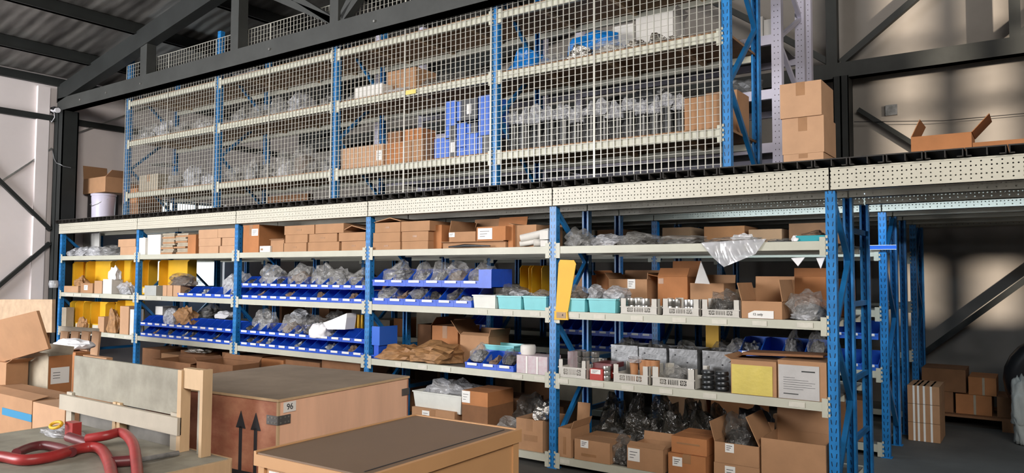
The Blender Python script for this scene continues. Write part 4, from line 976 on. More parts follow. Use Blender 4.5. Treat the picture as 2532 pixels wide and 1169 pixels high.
x0, x1, zt_, zb_ = span(1925, 2043, 904, 990, -.003)
zb_ = Z3+.004; x1 = min(x1, PX(5)-.078); m = MB().box(x0, x1, -.003, -.001, zb_, zt_)
for k in range(6): m.box(x0+.03, x0+.03+(.07, .15, .19, .17, .19, .12)[k], -.0038, -.003, zb_+.13-.014*k, zb_+.132-.014*k, 1)
m.box(x0+.14, x0+.22, -.0038, -.003, zt_-.04, zt_-.032, 1); m.box(x0+.03, x0+.12, -.0038, -.003, zb_+.028, zb_+.034, 1)
part('printed_sheet', m, ['sheet_white', 'dark_steel'], t, label='white printed sheet')
zz = at(1900, 893, Y=0)[2]
solo('carton_flap_sheet', MB().prism([at(1800, 897, Y=.06), at(1835, 877, Y=.12), at(2035, 884, Y=.06), at(2035, 879, Y=.06), at(1838, 870, Y=.12)], (0, .2, 0)), 'card_dark', 'dark cardboard sheet lying over the two faced cartons', 'cardboard')
cbox('cardboard_box', 'dark carton carrying the far blue bins on the lower shelf', at(1826, 880, Y=.36)[0], at(2044, 880, Y=.36)[0], .36, .3, Z3, .20, col='card_dark', tape=False)
bins(1826, 2044, 4, .36, Z3+.20, .13, .26, 'lower shelf, fifth bay', 'raised row', G1, 840, conts=(0,), col='bin_bright')
bag(1932, 1975, 812, 850, .38, .18, 'clear bag in the raised row of bright blue bins', 'clear', 'item_grey', z=Z3+.24)
bag(1990, 2040, 818, 852, .38, .18, 'clear bag of dark parts in the last raised blue bin', 'clear', 'item_dark', z=Z3+.24)
bag(1785, 1858, 835, 868, .4, .2, 'shiny clear bag beside the raised blue bins', 'clear', 'item_grey', z=Z3+.18)
x0 = at(1745, 820, Y=.62)[0]
solo('yellow_divider', MB().box(x0, x0+.10, .62, .66, Z3, Z3+.40), 'yellow', 'tall yellow panel standing behind the steel boxes', 'panel')
# bottom, bay five
q0 = at(1420, 1010, Y=.05)
carton(1380, 1412, 1058, 1138, .0, .28, 'tall carton with a vertical print beside the fifth post, bottom shelf', z=Z0, col='card', tape=False, opened=True, flaps=[('b', 6, .15), ('r', 20, .06)], ink=[(.4, .6, .1, .7)])
carton(1420, 1508, 1090, 1150, -.0, .34, 'low carton with white sticker and long print, bottom shelf', z=Z0, col='card', tape=False, sticker=(.18, .40, .62, .98), ink=[(.2, .62, .22, .34)])
carton(1550, 1640, 1108, 1172, .0, .28, 'open carton with large white sticker, bottom shelf', z=Z0, col='card', tape=False, opened=True, sticker=(.03, .36, .35, .92), flaps=[('b', 10, .06), ('f', -70, .06)])
carton(1652, 1745, 1125, 1190, .0, .34, 'lower carton with white sticker in the taped pair', z=Z0, col='card_orange', sticker=(.12, .38, .45, .85))
carton(1660, 1748, 1082, 1128, .02, .32, 'upper taped carton of the pair, bottom shelf', z=at(1700, 1125, Y=0)[2]+.001, col='card_orange', tape=False, ink=[(.15, .8, .55, .65)])
carton(1765, 1878, 1150, 1215, .0, .32, 'lower carton with white sticker under the flapped carton', z=Z0, col='card', tape=False, sticker=(.25, .48, .3, .9))
carton(1766, 1877, 1098, 1150, .0, .34, 'open carton with raised side flaps and white sticker, bottom shelf', z=at(1820, 1150, Y=0)[2]+.001, col='card', tape=False, opened=True, sticker=(.25, .45, .55, .98), flaps=[('l', 15, .13), ('r', -25, .2), ('b', 10, .1)])
carton(1882, 2043, 1092, 1240, .0, .36, 'large open carton at the foot of the end post', z=Z0, col='card', tape=False, opened=True, flaps=[('b', 5, .22)])
bag(1770, 1870, 1025, 1110, .1, .26, 'big black film bag bulging out of the flapped carton', 'clear_dark', 'black_plastic', z=at(1820, 1150, Y=0)[2]+.04, spike=.3)
bag(1500, 1560, 1080, 1135, .02, .2, 'clear film bag between the two lettered cartons', 'clear_dark', 'item_dark', z=Z0)
bag(1800, 1900, 1005, 1060, .62, .3, 'black shiny bags deep behind the flapped carton', 'black_plastic', None, z=Z0+.15)
PB = [(1440, 1545, 1012, 1110, .37), (1525, 1625, 1018, 1115, .36), (1608, 1705, 1015, 1110, .37), (1688, 1775, 1020, 1100, .37),
      (1440, 1535, 972, 1060, .60), (1515, 1610, 968, 1060, .62), (1590, 1680, 972, 1060, .62), (1660, 1755, 980, 1060, .62), (1740, 1800, 1000, 1070, .62)]
for i, (a, b, pt, pb, y) in enumerate(PB):
    base = Z0
    bag(a, b, pt, pb, y, .22, f'black film wrapped part, {ORD[i if i < 4 else i-4]} from the fifth post in the {"front" if i < 4 else "rear"} heap', 'black_film', 'item_grey', z=base, rough=.6, seed=i % 5+1, group='black film wrapped parts on the bottom shelf', name='wrapped_part', cat='part')
# deep dark goods on row behind and far rack
G2 = 'dark blue bins in the rack across the aisle'
bins(1150, 1262, 4, 1.86, Z3, .14, .3, 'rack across the aisle', 'lower row', G2, 830)
bins(1150, 1262, 4, 1.87, Z3+.15, .14, .3, 'rack across the aisle', 'upper row', G2, 805)
bins(1380, 1660, 9, 1.86, Z3, .14, .3, 'rack across the aisle', 'lower row behind steel boxes', G2, 850)
bins(1380, 1660, 9, 1.87, Z3+.15, .14, .3, 'rack across the aisle', 'upper row behind steel boxes', G2, 820)
bins(2050, 2172, 3, 1.86, Z3, .14, .3, 'rack across the aisle', 'lower row by end post', G2, 900, col='bin_bright')
bins(2050, 2172, 3, 1.87, Z3+.25, .14, .3, 'rack across the aisle', 'upper row by end post', G2, 825, col='bin_bright')
random.seed(21)
cs = ['card_dark', 'card_dark', 'card_orange', 'card', 'card_grey']
nn = 0
lev = {'s1': 'top', 's2': 'middle', 's3': 'lower', 's0': 'bottom'}
for n, z in ZS.items():
    for k in range(5):
        if n == 's3' and k >= 3: continue
        if k == 0 or (k == 1 and n in ('s2', 's1')): continue
        x = PX(k)+.06; j = 0
        while x < PX(k+1)-.3:
            ww = random.uniform(.25, .42)
            if x+ww > PX(k+1)-.05: break
            hh = random.uniform(.14, .34); hh = min(hh, .24 if n == 's1' else .38)
            if not (k == 4 and n == 's0' and False):
                cbox('cardboard_box', f'dark carton across the aisle, {ORD[j]} on the {lev[n]} shelf of the {ORD[k]} bay', x, x+ww, 1.90, .4, z, hh, col=random.choice(cs), tape=False, group='cartons in the rack across the aisle')
            x += ww+random.uniform(.03, .15); j += 1
# rear of the long rack, lower shelves
for k in range(1, 5):
    x = PX(k)+.08; j = 0
    while x < PX(k+1)-.35:
        ww = min(random.uniform(.28, .42), PX(k+1)-.05-x)
        if k != 4:
            cbox('cardboard_box', f'dark carton in the rear row of the bottom shelf, {ORD[j]} in the {ORD[k]} bay', x, x+ww, .68, .3, Z0, random.uniform(.2, .34), col='card_dark', tape=False, group='rear cartons on the bottom shelf')
        x += ww+.06; j += 1

# ------------------------------------------------------------------ caged rack contents
U1, U2, U3 = (z+.018 for z in ZU)
YI = YU+.06
# first caged bay
carton(338, 390, 432, 482, YI+.1, .35, 'tan carton at the bottom shelf of the first caged bay', z=U1, col='card_grey', tape=True)
bag(332, 402, 420, 442, YI+.15, .3, 'brown crumpled bag on the tan carton, first caged bay', 'clear', 'item_brown', z=U1+.38)
bag(400, 440, 420, 478, YI, .3, 'clear bag of dark parts, first caged bay lower shelf', 'clear', 'item_dark', z=U1, spike=.5)
bag(440, 480, 400, 474, YI, .3, 'tall clear bag, first caged bay lower shelf', 'clear_milky', 'item_grey', z=U1, spike=.7)
bag(485, 530, 420, 468, YI, .3, 'white bagged parts beside the second caged post, lower shelf', 'clear_milky', 'item_white', z=U1)
bag(326, 372, 300, 352, YI, .3, 'pale crumpled bag at the first caged post, middle shelf', 'clear', 'item_grey', z=U2)
bag(372, 408, 292, 345, YI, .3, 'peaked bright clear bag, first caged bay middle shelf', 'clear_milky', 'item_grey', z=U2, spike=.8)
bag(412, 462, 295, 340, YI, .3, 'low clear bag, first caged bay middle shelf', 'clear', 'item_dark', z=U2)
bag(464, 505, 285, 330, YI, .3, 'clear bag with white ring, first caged bay middle shelf', 'clear', 'item_white', z=U2)
bag(340, 470, 228, 262, YI, .3, 'row of light wrapped parts on the top shelf, first caged bay', 'clear', 'item_grey', z=U3)
bag(476, 535, 200, 220, YI, .3, 'dark wrapped parts on the top shelf beside the second caged post', 'clear', 'item_dark', z=U3)
# second
bag(560, 640, 168, 202, YI, .35, 'large tan wrapped lump on the top shelf, second caged bay', 'clear_milky', 'item_brown', z=U3)
bag(650, 740, 158, 185, YI, .35, 'dark shiny wrapped parts on the top shelf, second caged bay', 'clear', 'item_dark', z=U3)
bag(745, 815, 140, 165, YI, .35, 'dark low wrapped parts on the top shelf by the third caged post', 'clear_dark', 'item_dark', z=U3)
for i, (a, b, pt, sp) in enumerate(((560, 600, 255, .2), (602, 650, 248, .3), (652, 700, 232, .5), (700, 742, 218, .9), (745, 780, 250, .4), (780, 818, 222, .9))):
    bag(a, b, pt, 300-(a-560)*.12, YI, .32, f'clear plastic bag, {ORD[i]} on the middle shelf of the second caged bay', ('clear', 'clear_milky')[i in (3,)], ('item_grey', 'item_dark')[i % 2], z=U2, spike=sp)
for i, (a, b, pt, sp, c) in enumerate(((545, 590, 400, .2, 'item_dark'), (590, 630, 368, .6, 'item_grey'), (632, 668, 395, .2, 'item_dark'), (668, 708, 365, .5, 'item_white'), (708, 752, 345, .7, 'item_brown'), (752, 782, 385, .3, 'item_dark'), (782, 815, 372, .8, 'item_grey'))):
    bag(a, b, pt, 455, YI, .32, f'clear plastic bag, {ORD[i]} on the lower shelf of the second caged bay', 'clear', c, z=U1, spike=sp)
# third
carton(837, 948, 362, 432, YI, .32, 'wide orange brown carton with white sticker behind the mesh', z=U1, col='card_light', sticker=(.84, .97, .25, .7), tape=False)
carton(955, 998, 352, 424, YI, .30, 'tall brown carton beside the wide orange brown one', z=U1, col='card_orange', tape=False)
carton(999, 1046, 345, 420, YI, .30, 'tall carton before the dark cartons, third caged bay', z=U1, col='card', tape=False)
carton(958, 992, 325, 352, YI+.02, .2, 'small dark red carton on the tall brown carton', z=at(970, 352, Y=YI)[2], col='card_dark', tape=False)
carton(1000, 1042, 318, 345, YI+.02, .2, 'small dark orange carton on top of the tall carton', z=at(1020, 345, Y=YI)[2], col='card_orange', tape=False)
# black and blue boxes
def bb(p0, p1, pt, pb, lab, black, y=0., lbl=False, z=None):
    x0, x1, zt_, zb_ = span(p0, p1, pt, pb, YI+y); z = zb_ if z is None else z
    t = cbox('packed_box', lab, x0, x1, YI+y, .28, z, zt_-z, col='black_plastic' if black else 'bin_bright', tape=False, group='black and blue boxes behind the mesh')
    if black:
        part('blue_end', MB().box(x0+.006, x0+.05, YI+y-.001, YI+y+.0008, z+.006, zt_-.006), 'bin_bright', t, label='blue stripe')
    if lbl: part('shipping_label', MB().box((x0+x1)/2-.0, (x0+x1)/2+.05, YI+y-.002, YI+y+.0008, (z+zt_)/2-.04, (z+zt_)/2+.05), 'paper', t)
    return t
z1 = U1; zb1 = at(1130, 365, Y=YI)[2]; zb2 = at(1130, 308, Y=YI)[2]
bb(1074, 1100, 342, 400, 'bright blue box at the foot of the black and blue stack', False, z=z1)
bb(1100, 1128, 342, 400, 'black box with white label at the foot of the stack', True, lbl=True, z=z1)
bb(1129, 1152, 365, 398, 'small blue box, second in the bottom row of the stack', False, z=z1)
bb(1153, 1180, 330, 396, 'blue box by the upright black ones, bottom row', False, z=z1)
bb(1181, 1210, 335, 394, 'black box against the fourth caged post, bottom row', True, z=z1)
bb(1129, 1152, 305, 365, 'blue box standing in the middle of the stack', False, z=zb1)
bb(1100, 1127, 250, 308, 'upper blue box of the stack behind the mesh', False, z=zb2, y=.01)
bb(1100, 1127, 308, 341, 'black box under the upper blue box', True, z=at(1110, 341, Y=YI)[2], y=.012)
bb(1129, 1180, 246, 304, 'black box with a white label near the top of the stack', True, lbl=True, z=zb2+.03, y=.012)
bb(1153, 1180, 304, 329, 'small black box above the blue one by the post', True, z=at(1165, 329, Y=YI)[2]+.002, y=.012)
bb(1183, 1212, 236, 334, 'tall blue box against the fourth caged post', False, z=at(1200, 334, Y=YI)[2])
carton(876, 944, 212, 246, YI, .3, 'white flat box in the third caged bay, middle shelf', z=U2, col='white_card', tape=False)
carton(955, 1028, 172, 225, YI+.15, .3, 'tan carton with orange side, third caged bay middle shelf', z=U2, col='card', tape=True)
bag(945, 1015, 212, 232, YI, .14, 'white film bags before the tan carton, middle shelf', 'clear_milky', 'item_white', z=U2)
bag(848, 876, 226, 252, YI, .2, 'small clear bag at the third caged post, middle shelf', 'clear', 'item_grey', z=U2, spike=.4)
for i, (a, b, pt) in enumerate(((1030, 1070, 185), (1070, 1115, 172), (1115, 1150, 165), (1165, 1208, 160))):
    bag(a, b, pt, 218, YI, .3, f'dark shiny bagged part, {ORD[i]} on the middle shelf of the third caged bay', 'clear_dark', 'item_dark', z=U2, spike=.2)
bag(1150, 1208, 25, 48, YI, .3, 'dark wrapped coil on the top shelf by the fourth caged post', 'clear_dark', 'item_dark', z=U3)
# fourth
bag(1230, 1322, 110, 178, YI+.05, .35, 'bright blue plastic bag at the fourth caged post', 'blue_bag', None, z=U2, rough=.38, seed=3)
bag(1384, 1518, 52, 140, YI+.12, .38, 'larger bright blue plastic bag in the fourth caged bay', 'blue_bag', None, z=U2, rough=.38, seed=5)
bag(1322, 1385, 118, 160, YI, .3, 'clear bag of pale parts between the blue bags', 'clear', 'item_grey', z=U2, spike=.3)
bag(1398, 1455, 105, 146, YI-.02, .12, 'silvery wrapped parts before the larger blue bag', 'foil', None, z=U2, rough=.5)
bag(1455, 1540, 92, 140, YI-.02, .12, 'silvery wrapped parts beside the larger blue bag', 'clear', 'foil', z=U2)
for i, (a, b, pt, pb) in enumerate(((1535, 1590, 85, 128), (1590, 1640, 72, 120), (1640, 1695, 76, 110))):
    bag(a, b, pt, pb, YI, .3, f'silvery film wrapped part, {ORD[i]} beyond the blue bags on the middle shelf', 'foil', None, z=U2, rough=.55, seed=i+2)
carton(1572, 1664, 35, 90, YI+.36, .25, 'white carton behind the silvery wrapped parts', z=U2, col='white_card', tape=False, opened=True, flaps=[('r', 40, .05)])
carton(1515, 1565, 62, 105, YI+.36, .25, 'small white carton behind the silvery wrapped parts', z=U2, col='white_card', tape=False)
N_ = 14
for i in range(N_):
    a = 1232+i*(1688-1232)/N_; b = a+(1688-1232)/N_+3; f = i/(N_-1)
    lo = 378-f*48; hi = 268-f*40-((i*37) % 5)*3; mid = hi+(lo-hi)*(.30+.05*(i % 3))
    x0, x1, zt_, zb_ = span(a, b, hi, lo, YI); xm = (x0+x1)/2; w_ = (x1-x0)*.5; zm = at((a+b)/2, mid, Y=YI)[2]
    t = thing('bagged_tube', f'black tube in a gathered clear bag, {ORD[i]} from the fourth caged post', 'tube', (xm, YI+.1, U1+LIFT), 0, 'bagged black tubes behind the mesh')
    part('tube', MB().tube([(xm, YI+.1, U1+LIFT+.002), (xm, YI+.1, zm)], w_*.80, 14), 'tube_black', t)
    o = part('bag_film', lump_mesh('bag_film', 'tube_film', i % 4, .5, 3, .2), 'tube_film', t, world=False); o.scale = (w_*2.0, w_*2.2, (zm-U1)*1.02)
    o = part('gathered_top', lump_mesh('gathered_top', 'clear_milky', i % 5, .55, 3, .6), 'clear_milky', t, world=False); o.location = (0, 0, zm-U1-.02); o.scale = (w_*2.3, w_*2.2, zt_-zm+.02)
carton(1692, 1782, 238, 327, YI+.02, .26, 'tan carton with taped front at the end of the lower caged shelf', z=U1, col='card', tape=True)
q = at(1838, 300, X=9.30)
cbox('cardboard_box', 'tan carton behind the end post of the caged rack', 8.98, 9.22, YI+.33, .28, U1, .34, col='card', tape=True)
bag(1812, 1850, 88, 112, .55, .25, 'clear wrapped parts on the board end past the cage', 'clear', 'item_grey', z=U2)
bag(1700, 1780, 68, 100, YI+.2, .3, 'grey sacks at the end of the middle caged shelf', 'tub_grey', None, z=U2, rough=.3)
# top shelf goods in bays three and four
for i, (a, b, pt, pb) in enumerate(((1290, 1380, 2, 22), (880, 960, 112, 128))):
    bag(a, b, pt, pb, YI+.1, .3, ('dark wrapped parts high in the fourth caged bay', 'dark wrapped parts high in the third caged bay')[i], 'clear_dark', 'item_dark', z=U3)
# deck level goods behind the mesh
carton(660, 760, 482, 505, .75, .08, 'low dark carton on the deck behind the second caged bay', z=ZD, col='card_dark', tape=False)
bag(1090, 1150, 450, 472, .4, .3, 'clear wrapped parts on the deck under the third caged bay', 'clear', 'item_brown', z=ZD)
# lilac rack goods
for i, (a, b, pt) in enumerate(((1866, 1886, 42), (1888, 1910, 48))):
    carton(a, b, pt, 84, YG+.05, .3, f'white carton on the lilac rack, {ORD[i]} of two', z=GZ[1], col='white_card', tape=False)
x = XG-2.2
for k, zz in enumerate(GZ[:2]):
    for j in range(5):
        if k == 1 and j == 4: continue
        xx = XG-2.25+.42*j
        bag(0, 10, 0, 10, YG, .4, f'wrapped pale bundle on the lilac rack, {ORD[j]} on its {"upper" if k else "lower"} level', 'clear', ('item_grey', 'item_dark')[j % 2], z=zz) if False else None
        t = thing('wrapped_bundle', f'wrapped grey bundle, {ORD[j]} on the {"upper" if k else "lower"} level of the lilac rack', 'bundle', (xx+.2, YG+.3, zz-.008), 0, 'bundles on the lilac rack')
        o = part('body', lump_mesh('body', ('item_grey', 'item_dark')[j % 2], j, .4, 3), 'item_grey', t, world=False); o.scale = (.4, .45, .16+.05*(j % 3))
# ------------------------------------------------------------------ deck, right of the cage
xa = at(1930, 300, Y=.2)[0]; xb = at(2035, 300, Y=.2)[0]; dd = at(2063, 222, X=xb)[1]-.2
z3 = [2.173, at(1980, 380, Y=.2)[2], at(1980, 290, Y=.2)[2], at(1980, 204, Y=.2)[2]]
cbox('cardboard_box', 'low tan carton at the bottom of the stack on the deck', xa+.015, xb, .2, dd*.95, z3[0], z3[1]-z3[0], col='card_light', group='tan cartons stacked on the deck')
cbox('cardboard_box', 'tan carton in the middle of the stack on the deck', xa+.008, xb+.005, .2, dd, z3[1], z3[2]-z3[1], col='card_light', group='tan cartons stacked on the deck')
cbox('cardboard_box', 'top tan carton of the stack on the deck', xa, xb-.005, .19, dd, z3[2], z3[3]-z3[2], col='card_light', group='tan cartons stacked on the deck', sticker=None)
x0 = at(2252, 350, Y=.5)[0]; x1 = at(2403, 350, Y=.5)[0]
cbox('cardboard_box', 'open orange brown carton on the deck with one flap raised high', x0, x1, .5, .3, 2.173, at(2320, 333, Y=.5)[2]-2.173, col='card_orange', opened=True, flaps=[('r', 42, .14), ('l', -25, .12), ('b', 8, .01)])
x0 = at(2405, 355, Y=.3)[0]
cbox('cardboard_box', 'long low carton on the deck at the picture edge', x0, x0+.75, .3, .4, 2.173, .075, col='card_orange', tape=False)
# ------------------------------------------------------------------ deck, corner beside the cage
xx = at(190, 500, Y=.55)[0]; xy = at(228, 500, Y=.5)[0]
cbox('storage_box', 'black box standing on the deck beside the column', .02-.28, .02, .45, .3, 2.173, .41, col='black_plastic', tape=False)
cbox('cardboard_box', 'torn open carton on top of the black box', -.30, .34, .40, .34, 2.173+.41, .22, col='card', opened=True, flaps=[('l', 8, .20), ('r', 65, .18), ('b', 50, .14)], tape=False)
xb_ = at(256, 505, Y=.4)[0]; rb = (at(284, 505, Y=.4)[0]-at(228, 505, Y=.4)[0])*.245
t = thing('paint_bucket', 'white metal paint bucket with lid on the deck', 'bucket', (xb_, .4, 2.173))
m = MB().lathe(xb_, .4, [(rb*.93, 2.1745), (rb*.96, 2.40), (rb*1.0, 2.50), (rb*.98, 2.505), (rb*.98, 2.52)], 24); part('bucket_body', m, 'lilac', t)
part('lid', MB().lathe(xb_, .4, [(rb*1.05, 2.52), (rb*1.06, 2.545), (rb*.95, 2.552)], 24), 'lilac', t)
part('handle', MB().tube([(xb_-rb*.98, .4-.02, 2.47), (xb_-rb*.6, .4-rb*.9, 2.40), (xb_, .4-rb*1.02, 2.37), (xb_+rb*.6, .4-rb*.9, 2.40), (xb_+rb*.98, .4-.02, 2.47)], .004, 6), 'metal', t)
cbox('cardboard_box', 'dark carton between paint bucket and cage, lower one', .60, .95, .55, .35, 2.173, .24, col='card_dark', tape=False)
cbox('cardboard_box', 'dark open carton between paint bucket and cage, upper one', .55, .92, .55, .35, 2.414, .2, col='card_orange', tape=False, opened=True, flaps=[('l', 20, .1)])
# ------------------------------------------------------------------ floor goods at the aisle end
BX0, BX1 = 10.03, at(2324, 1020, Y=2.7)[0]
for k in range(3):
    t = cbox('cardboard_bundle', f'brown bundle tied with white bands, {("lowest", "middle", "topmost")[k]} of the three by the aisle', BX0, BX1, 2.7, .42, .001+.163*k, .161, col='card', tape=False, group='banded bundles by the aisle', cat='bundle')
    for j, u in enumerate((.20, .34, .52, .74)):
        x = BX0+(BX1-BX0)*u; part('white_band', MB().box(x-.008, x+.008, 2.698, 2.7012, .003+.163*k, .161+.163*k).box(x-.008, x+.008, 2.698, 3.1, .161+.163*k, .1625+.163*k), 'paper', t)
pl = thing('pallet', 'dark wooden pallet under the sacks near the back wall', 'pallet', (10.5, 3.8, 0))
for j in range(6): part('deck_plank', MB().box(10.03, 11.5, 3.62+.13*j, 3.71+.13*j, .10, .12), 'card_dark', pl)
for j in range(3): part('block', MB().box(10.04+.66*j, 10.16+.66*j, 3.62, 4.3, 0, .10), 'card_dark', pl)
for i, (a, b, z, h, c, lab) in enumerate(((10.03, 10.30, .122, .20, 'card_dark', 'lower brown sack carton at the post end of the pallet'), (10.03, 10.41, .324, .22, 'card_dark', 'upper long brown sack carton on the pallet'),
        (10.32, 10.62, .122, .19, 'card_orange', 'brown carton with pale strap in the middle of the pallet'), (10.43, 10.66, .314, .17, 'card_orange', 'upper brown carton with pale strap on the pallet'), (10.66, 11.0, .122, .19, 'card_dark', 'brown carton at the far end of the pallet'))):
    t = cbox('cardboard_box', lab, a, b, 3.7, .45, z, h, col=c, tape=False)
    if i in (2, 3): part('strap', MB().box((a+b)/2, (a+b)/2+.02, 3.698, 3.7008, z+.003, z+h), 'card_grey', t)
t = thing('tyre', 'large black tyre lying dark at the picture edge by the pallet', 'tyre', (11.14, 3.5, 0))
pts = [(11.14+.30*math.cos(a*math.pi/12), 3.5, .52+.30*math.sin(a*math.pi/12)) for a in range(25)]
part('tread', MB().tube(pts, .12, 12, caps=False), 'black_plastic', t); part('rim', MB().tube([(11.14, 3.46, .52), (11.14, 3.54, .52)], .2, 20), 'black_steel', t)
part('stand', MB().box(11.06, 11.22, 3.42, 3.58, 0, .22), 'black_steel', t)
bag(2492, 2560, 925, 980, 3.0, .2, 'grey sack at the picture edge before the pallet', 'tub_grey', None, z=.17, rough=.28)
bag(2500, 2570, 985, 1040, 3.0, .25, 'pale grey sack lying lowest at the picture edge', 'tub_grey', None, z=.001, rough=.28)
t = thing('sign_plate', 'blue plate clipped to the end of the aisle rack shelf', 'sign', (10.1, 1.84, 1.69))
x0, x1 = at(2150, 628, Y=1.83)[0], at(2217, 628, Y=1.83)[0]
part('plate', MB().box(x0, x1, 1.828, 1.834, 1.676, 1.706), 'bin_bright', t)
part('plate_rim', MB().box(x0, x1, 1.826, 1.83, 1.706, 1.710).box(x0, x1, 1.826, 1.83, 1.672, 1.676), 'paper', t)
# ------------------------------------------------------------------ foreground: plywood crate with arrows
def P2(px, py, Z): v = at(px, py, Z=Z); return Vector((v[0], v[1], Z))
ZT = .845
c0 = P2(688.5, 987, ZT); cr = P2(1010, 929, ZT); cb = P2(706, 901, ZT); ez = math.atan2(-(cr-c0).x, (cr-c0).y)
L1 = (cr-c0).length; L2 = 1.06
t = thing('plywood_crate', 'large pinkish plywood crate with two black arrows and a number tag', 'crate', (c0.x, c0.y, 0), ez)

m = MB().box(-L2, 0, 0, .012, .09, ZT-.014, 0); part('side_board', m, 'ply_red_shaded', t, world=False)
m = MB().box(-.012, 0, .0125, L1-.0125, .09, ZT-.014); part('side_board', m, 'ply_pink_lit', t, world=False)
m = MB().box(-L2, -L2+.012, .0125, L1-.0125, .09, ZT-.014).box(-L2, 0, L1-.012, L1, .09, ZT-.014); part('side_board', m, 'ply_red_shaded', t, world=False)
part('top_board', MB().box(-L2-.004, .004, -.004, L1+.004, ZT-.013, ZT), 'ply_top', t, world=False)
part('top_edge', MB().box(-L2-.005, .005, -.006, -.004, ZT-.013, ZT-.001).box(.004, .006, -.005, L1+.005, ZT-.013, ZT-.001), 'pine', t, world=False)
part('corner_edge', MB().box(-.010, .002, -.002, .010, .09, ZT-.014), 'pine', t, world=False)
for j in range(3): part('skid', MB().box(-L2, 0, .04+.42*j, .14+.42*j, 0, .09), 'pine', t, world=False)
def bracket_(zc):
    b = part('corner_bracket', MB().box(-.075, .003, -.0055, -.0025, zc-.022, zc+.022).box(.0025, .0055, -.003, .075, zc-.022, zc+.022), 'bracket', t, world=False)
    m = MB()
    for x in (-.06, -.035, -.012):
        for dz in (-.012, .012): m.box(x-.004, x+.004, -.0075, -.0055, zc+dz-.004, zc+dz+.004)
    for y in (.012, .04, .062):
        for dz in (-.012, .012): m.box(.0055, .0075, y-.004, y+.004, zc+dz-.004, zc+dz+.004)
    s_ = part('screws', m, 'metal', b, world=False)
bracket_(.742); bracket_(.25)
part('corner_bracket', MB().box(.0025, .0055, L1-.065, L1+.003, .735, .775), 'bracket', t, world=False)
part('number_tag', MB().box(.0025, .0040, .035, .115, .795, .828) if False else MB().box(.0025, .0040, .03, .11, .775, .825), 'paper', t, world=False, label='white paper tag with a handwritten number')
def arrow(x, zb, zt_, w_):
    m = MB(); y = -.0035
    m.box(x-w_*.30, x+w_*.30, y, -.0005, zb, zt_-.075)
    m.prism([(x-w_, y, zt_-.085), (x+w_, y, zt_-.085), (x, y, zt_)], (0, .003, 0))
    return m
part('arrow_mark', arrow(-.265, .30, .765, .035), 'ink', t, world=False); part('arrow_mark', arrow(-.155, .30, .765, .035), 'ink', t, world=False)
part('arrow_base_mark', MB().box(-.35, -.08, -.003, -.0005, .44, .47), 'ink', t, world=False)
mw = Matrix.Translation(t.location) @ Euler((0, 0, ez)).to_matrix().to_4x4()
pt_ = mw @ Vector((.0048, .07, .800)); text('96', .042, pt_, (math.pi/2, 0, ez+math.pi/2), t)
# tan painted crate
ZC = .845
a0 = P2(627.7, 1117, ZC); b0 = P2(1027, 1025, ZC); r0 = P2(1304, 1058, ZC); v1 = (b0-a0); v2 = (r0-b0)
e2 = math.atan2(-v1.x, v1.y)
W1 = v1.length; W2 = v2.length
t = thing('packing_case', 'tan painted wooden case with dusty brown top nearest the camera', 'case', (a0.x, a0.y, 0), e2)
part('case_body', MB().box(.012, W2-.012, .012, W1-.012, .02, ZC-.045), 'tan_paint', t, world=False)
lid = part('lid', MB().box(0, W2, 0, W1, ZC-.045, ZC-.006), 'tan_paint', t, world=False)
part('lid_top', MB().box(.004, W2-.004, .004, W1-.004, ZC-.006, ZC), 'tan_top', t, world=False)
part('lid_rim', MB().box(0, .012, 0, W1, ZC-.006, ZC+.004).box(W2-.016, W2, 0, W1, ZC-.006, ZC+.004).box(.012, W2-.016, W1-.012, W1, ZC-.006, ZC+.004), 'tan_paint', t, world=False)
part('seam', MB().box(W2-.06, W2-.055, .03, W1-.04, ZC, ZC+.0015), 'ink', t, world=False)
part('edge_batten', MB().box(W2-.012, W2-.006, W1-.05, W1-.012, .02, ZC-.045).box(W2-.012, W2-.006, .012, W1-.05, .02, .07), 'tan_paint', t, world=False)
part('edge_batten', MB().box(.02, .05, .004, .012, .02, ZC-.045).box(.2, .21, .006, .012, .02, ZC-.045), 'tan_paint', t, world=False)
part('shipping_label', MB().box(.07, .12, .0105, .0122, ZC-.10, ZC-.05) if False else MB().box(.07, .12, .0095, .0122, ZC-.10, ZC-.055), 'paper', t, world=False)
part('skid', MB().box(.05, W2-.05, .05, .15, 0, .02).box(.05, W2-.05, W1-.15, W1-.05, 0, .02), 'pine', t, world=False)
# low plywood topped crate with red tubes
ZB = .60
t = thing('wooden_crate', 'low wooden crate with dusty grey plywood top under the red tubes', 'crate', (7.2, -3.4, 0))
X0c, X1c, Y0c, Y1c = 6.49, 7.93, -3.95, -2.74
part('top_board', MB().box(X0c, X1c, Y0c, Y1c, ZB-.015, ZB), 'grey_ply', t)
part('rim_board', MB().box(X1c, X1c+.02, Y0c, Y1c, ZB-.12, ZB-.002), 'pine', t); part('rim_board', MB().box(X0c-.02, X0c, Y0c, Y1c, ZB-.12, ZB-.002), 'pine', t); part('rim_board', MB().box(X0c, X1c, Y1c, Y1c+.02, ZB-.12, ZB-.002), 'pine', t)
part('crate_body', MB().box(X0c+.01, X1c-.005, Y0c+.01, Y1c-.005, .1, ZB-.016), 'pine', t)
for j in range(3): part('skid', MB().box(X0c, X1c, Y0c+.05+.5*j, Y0c+.15+.5*j, 0, .1), 'pine', t)
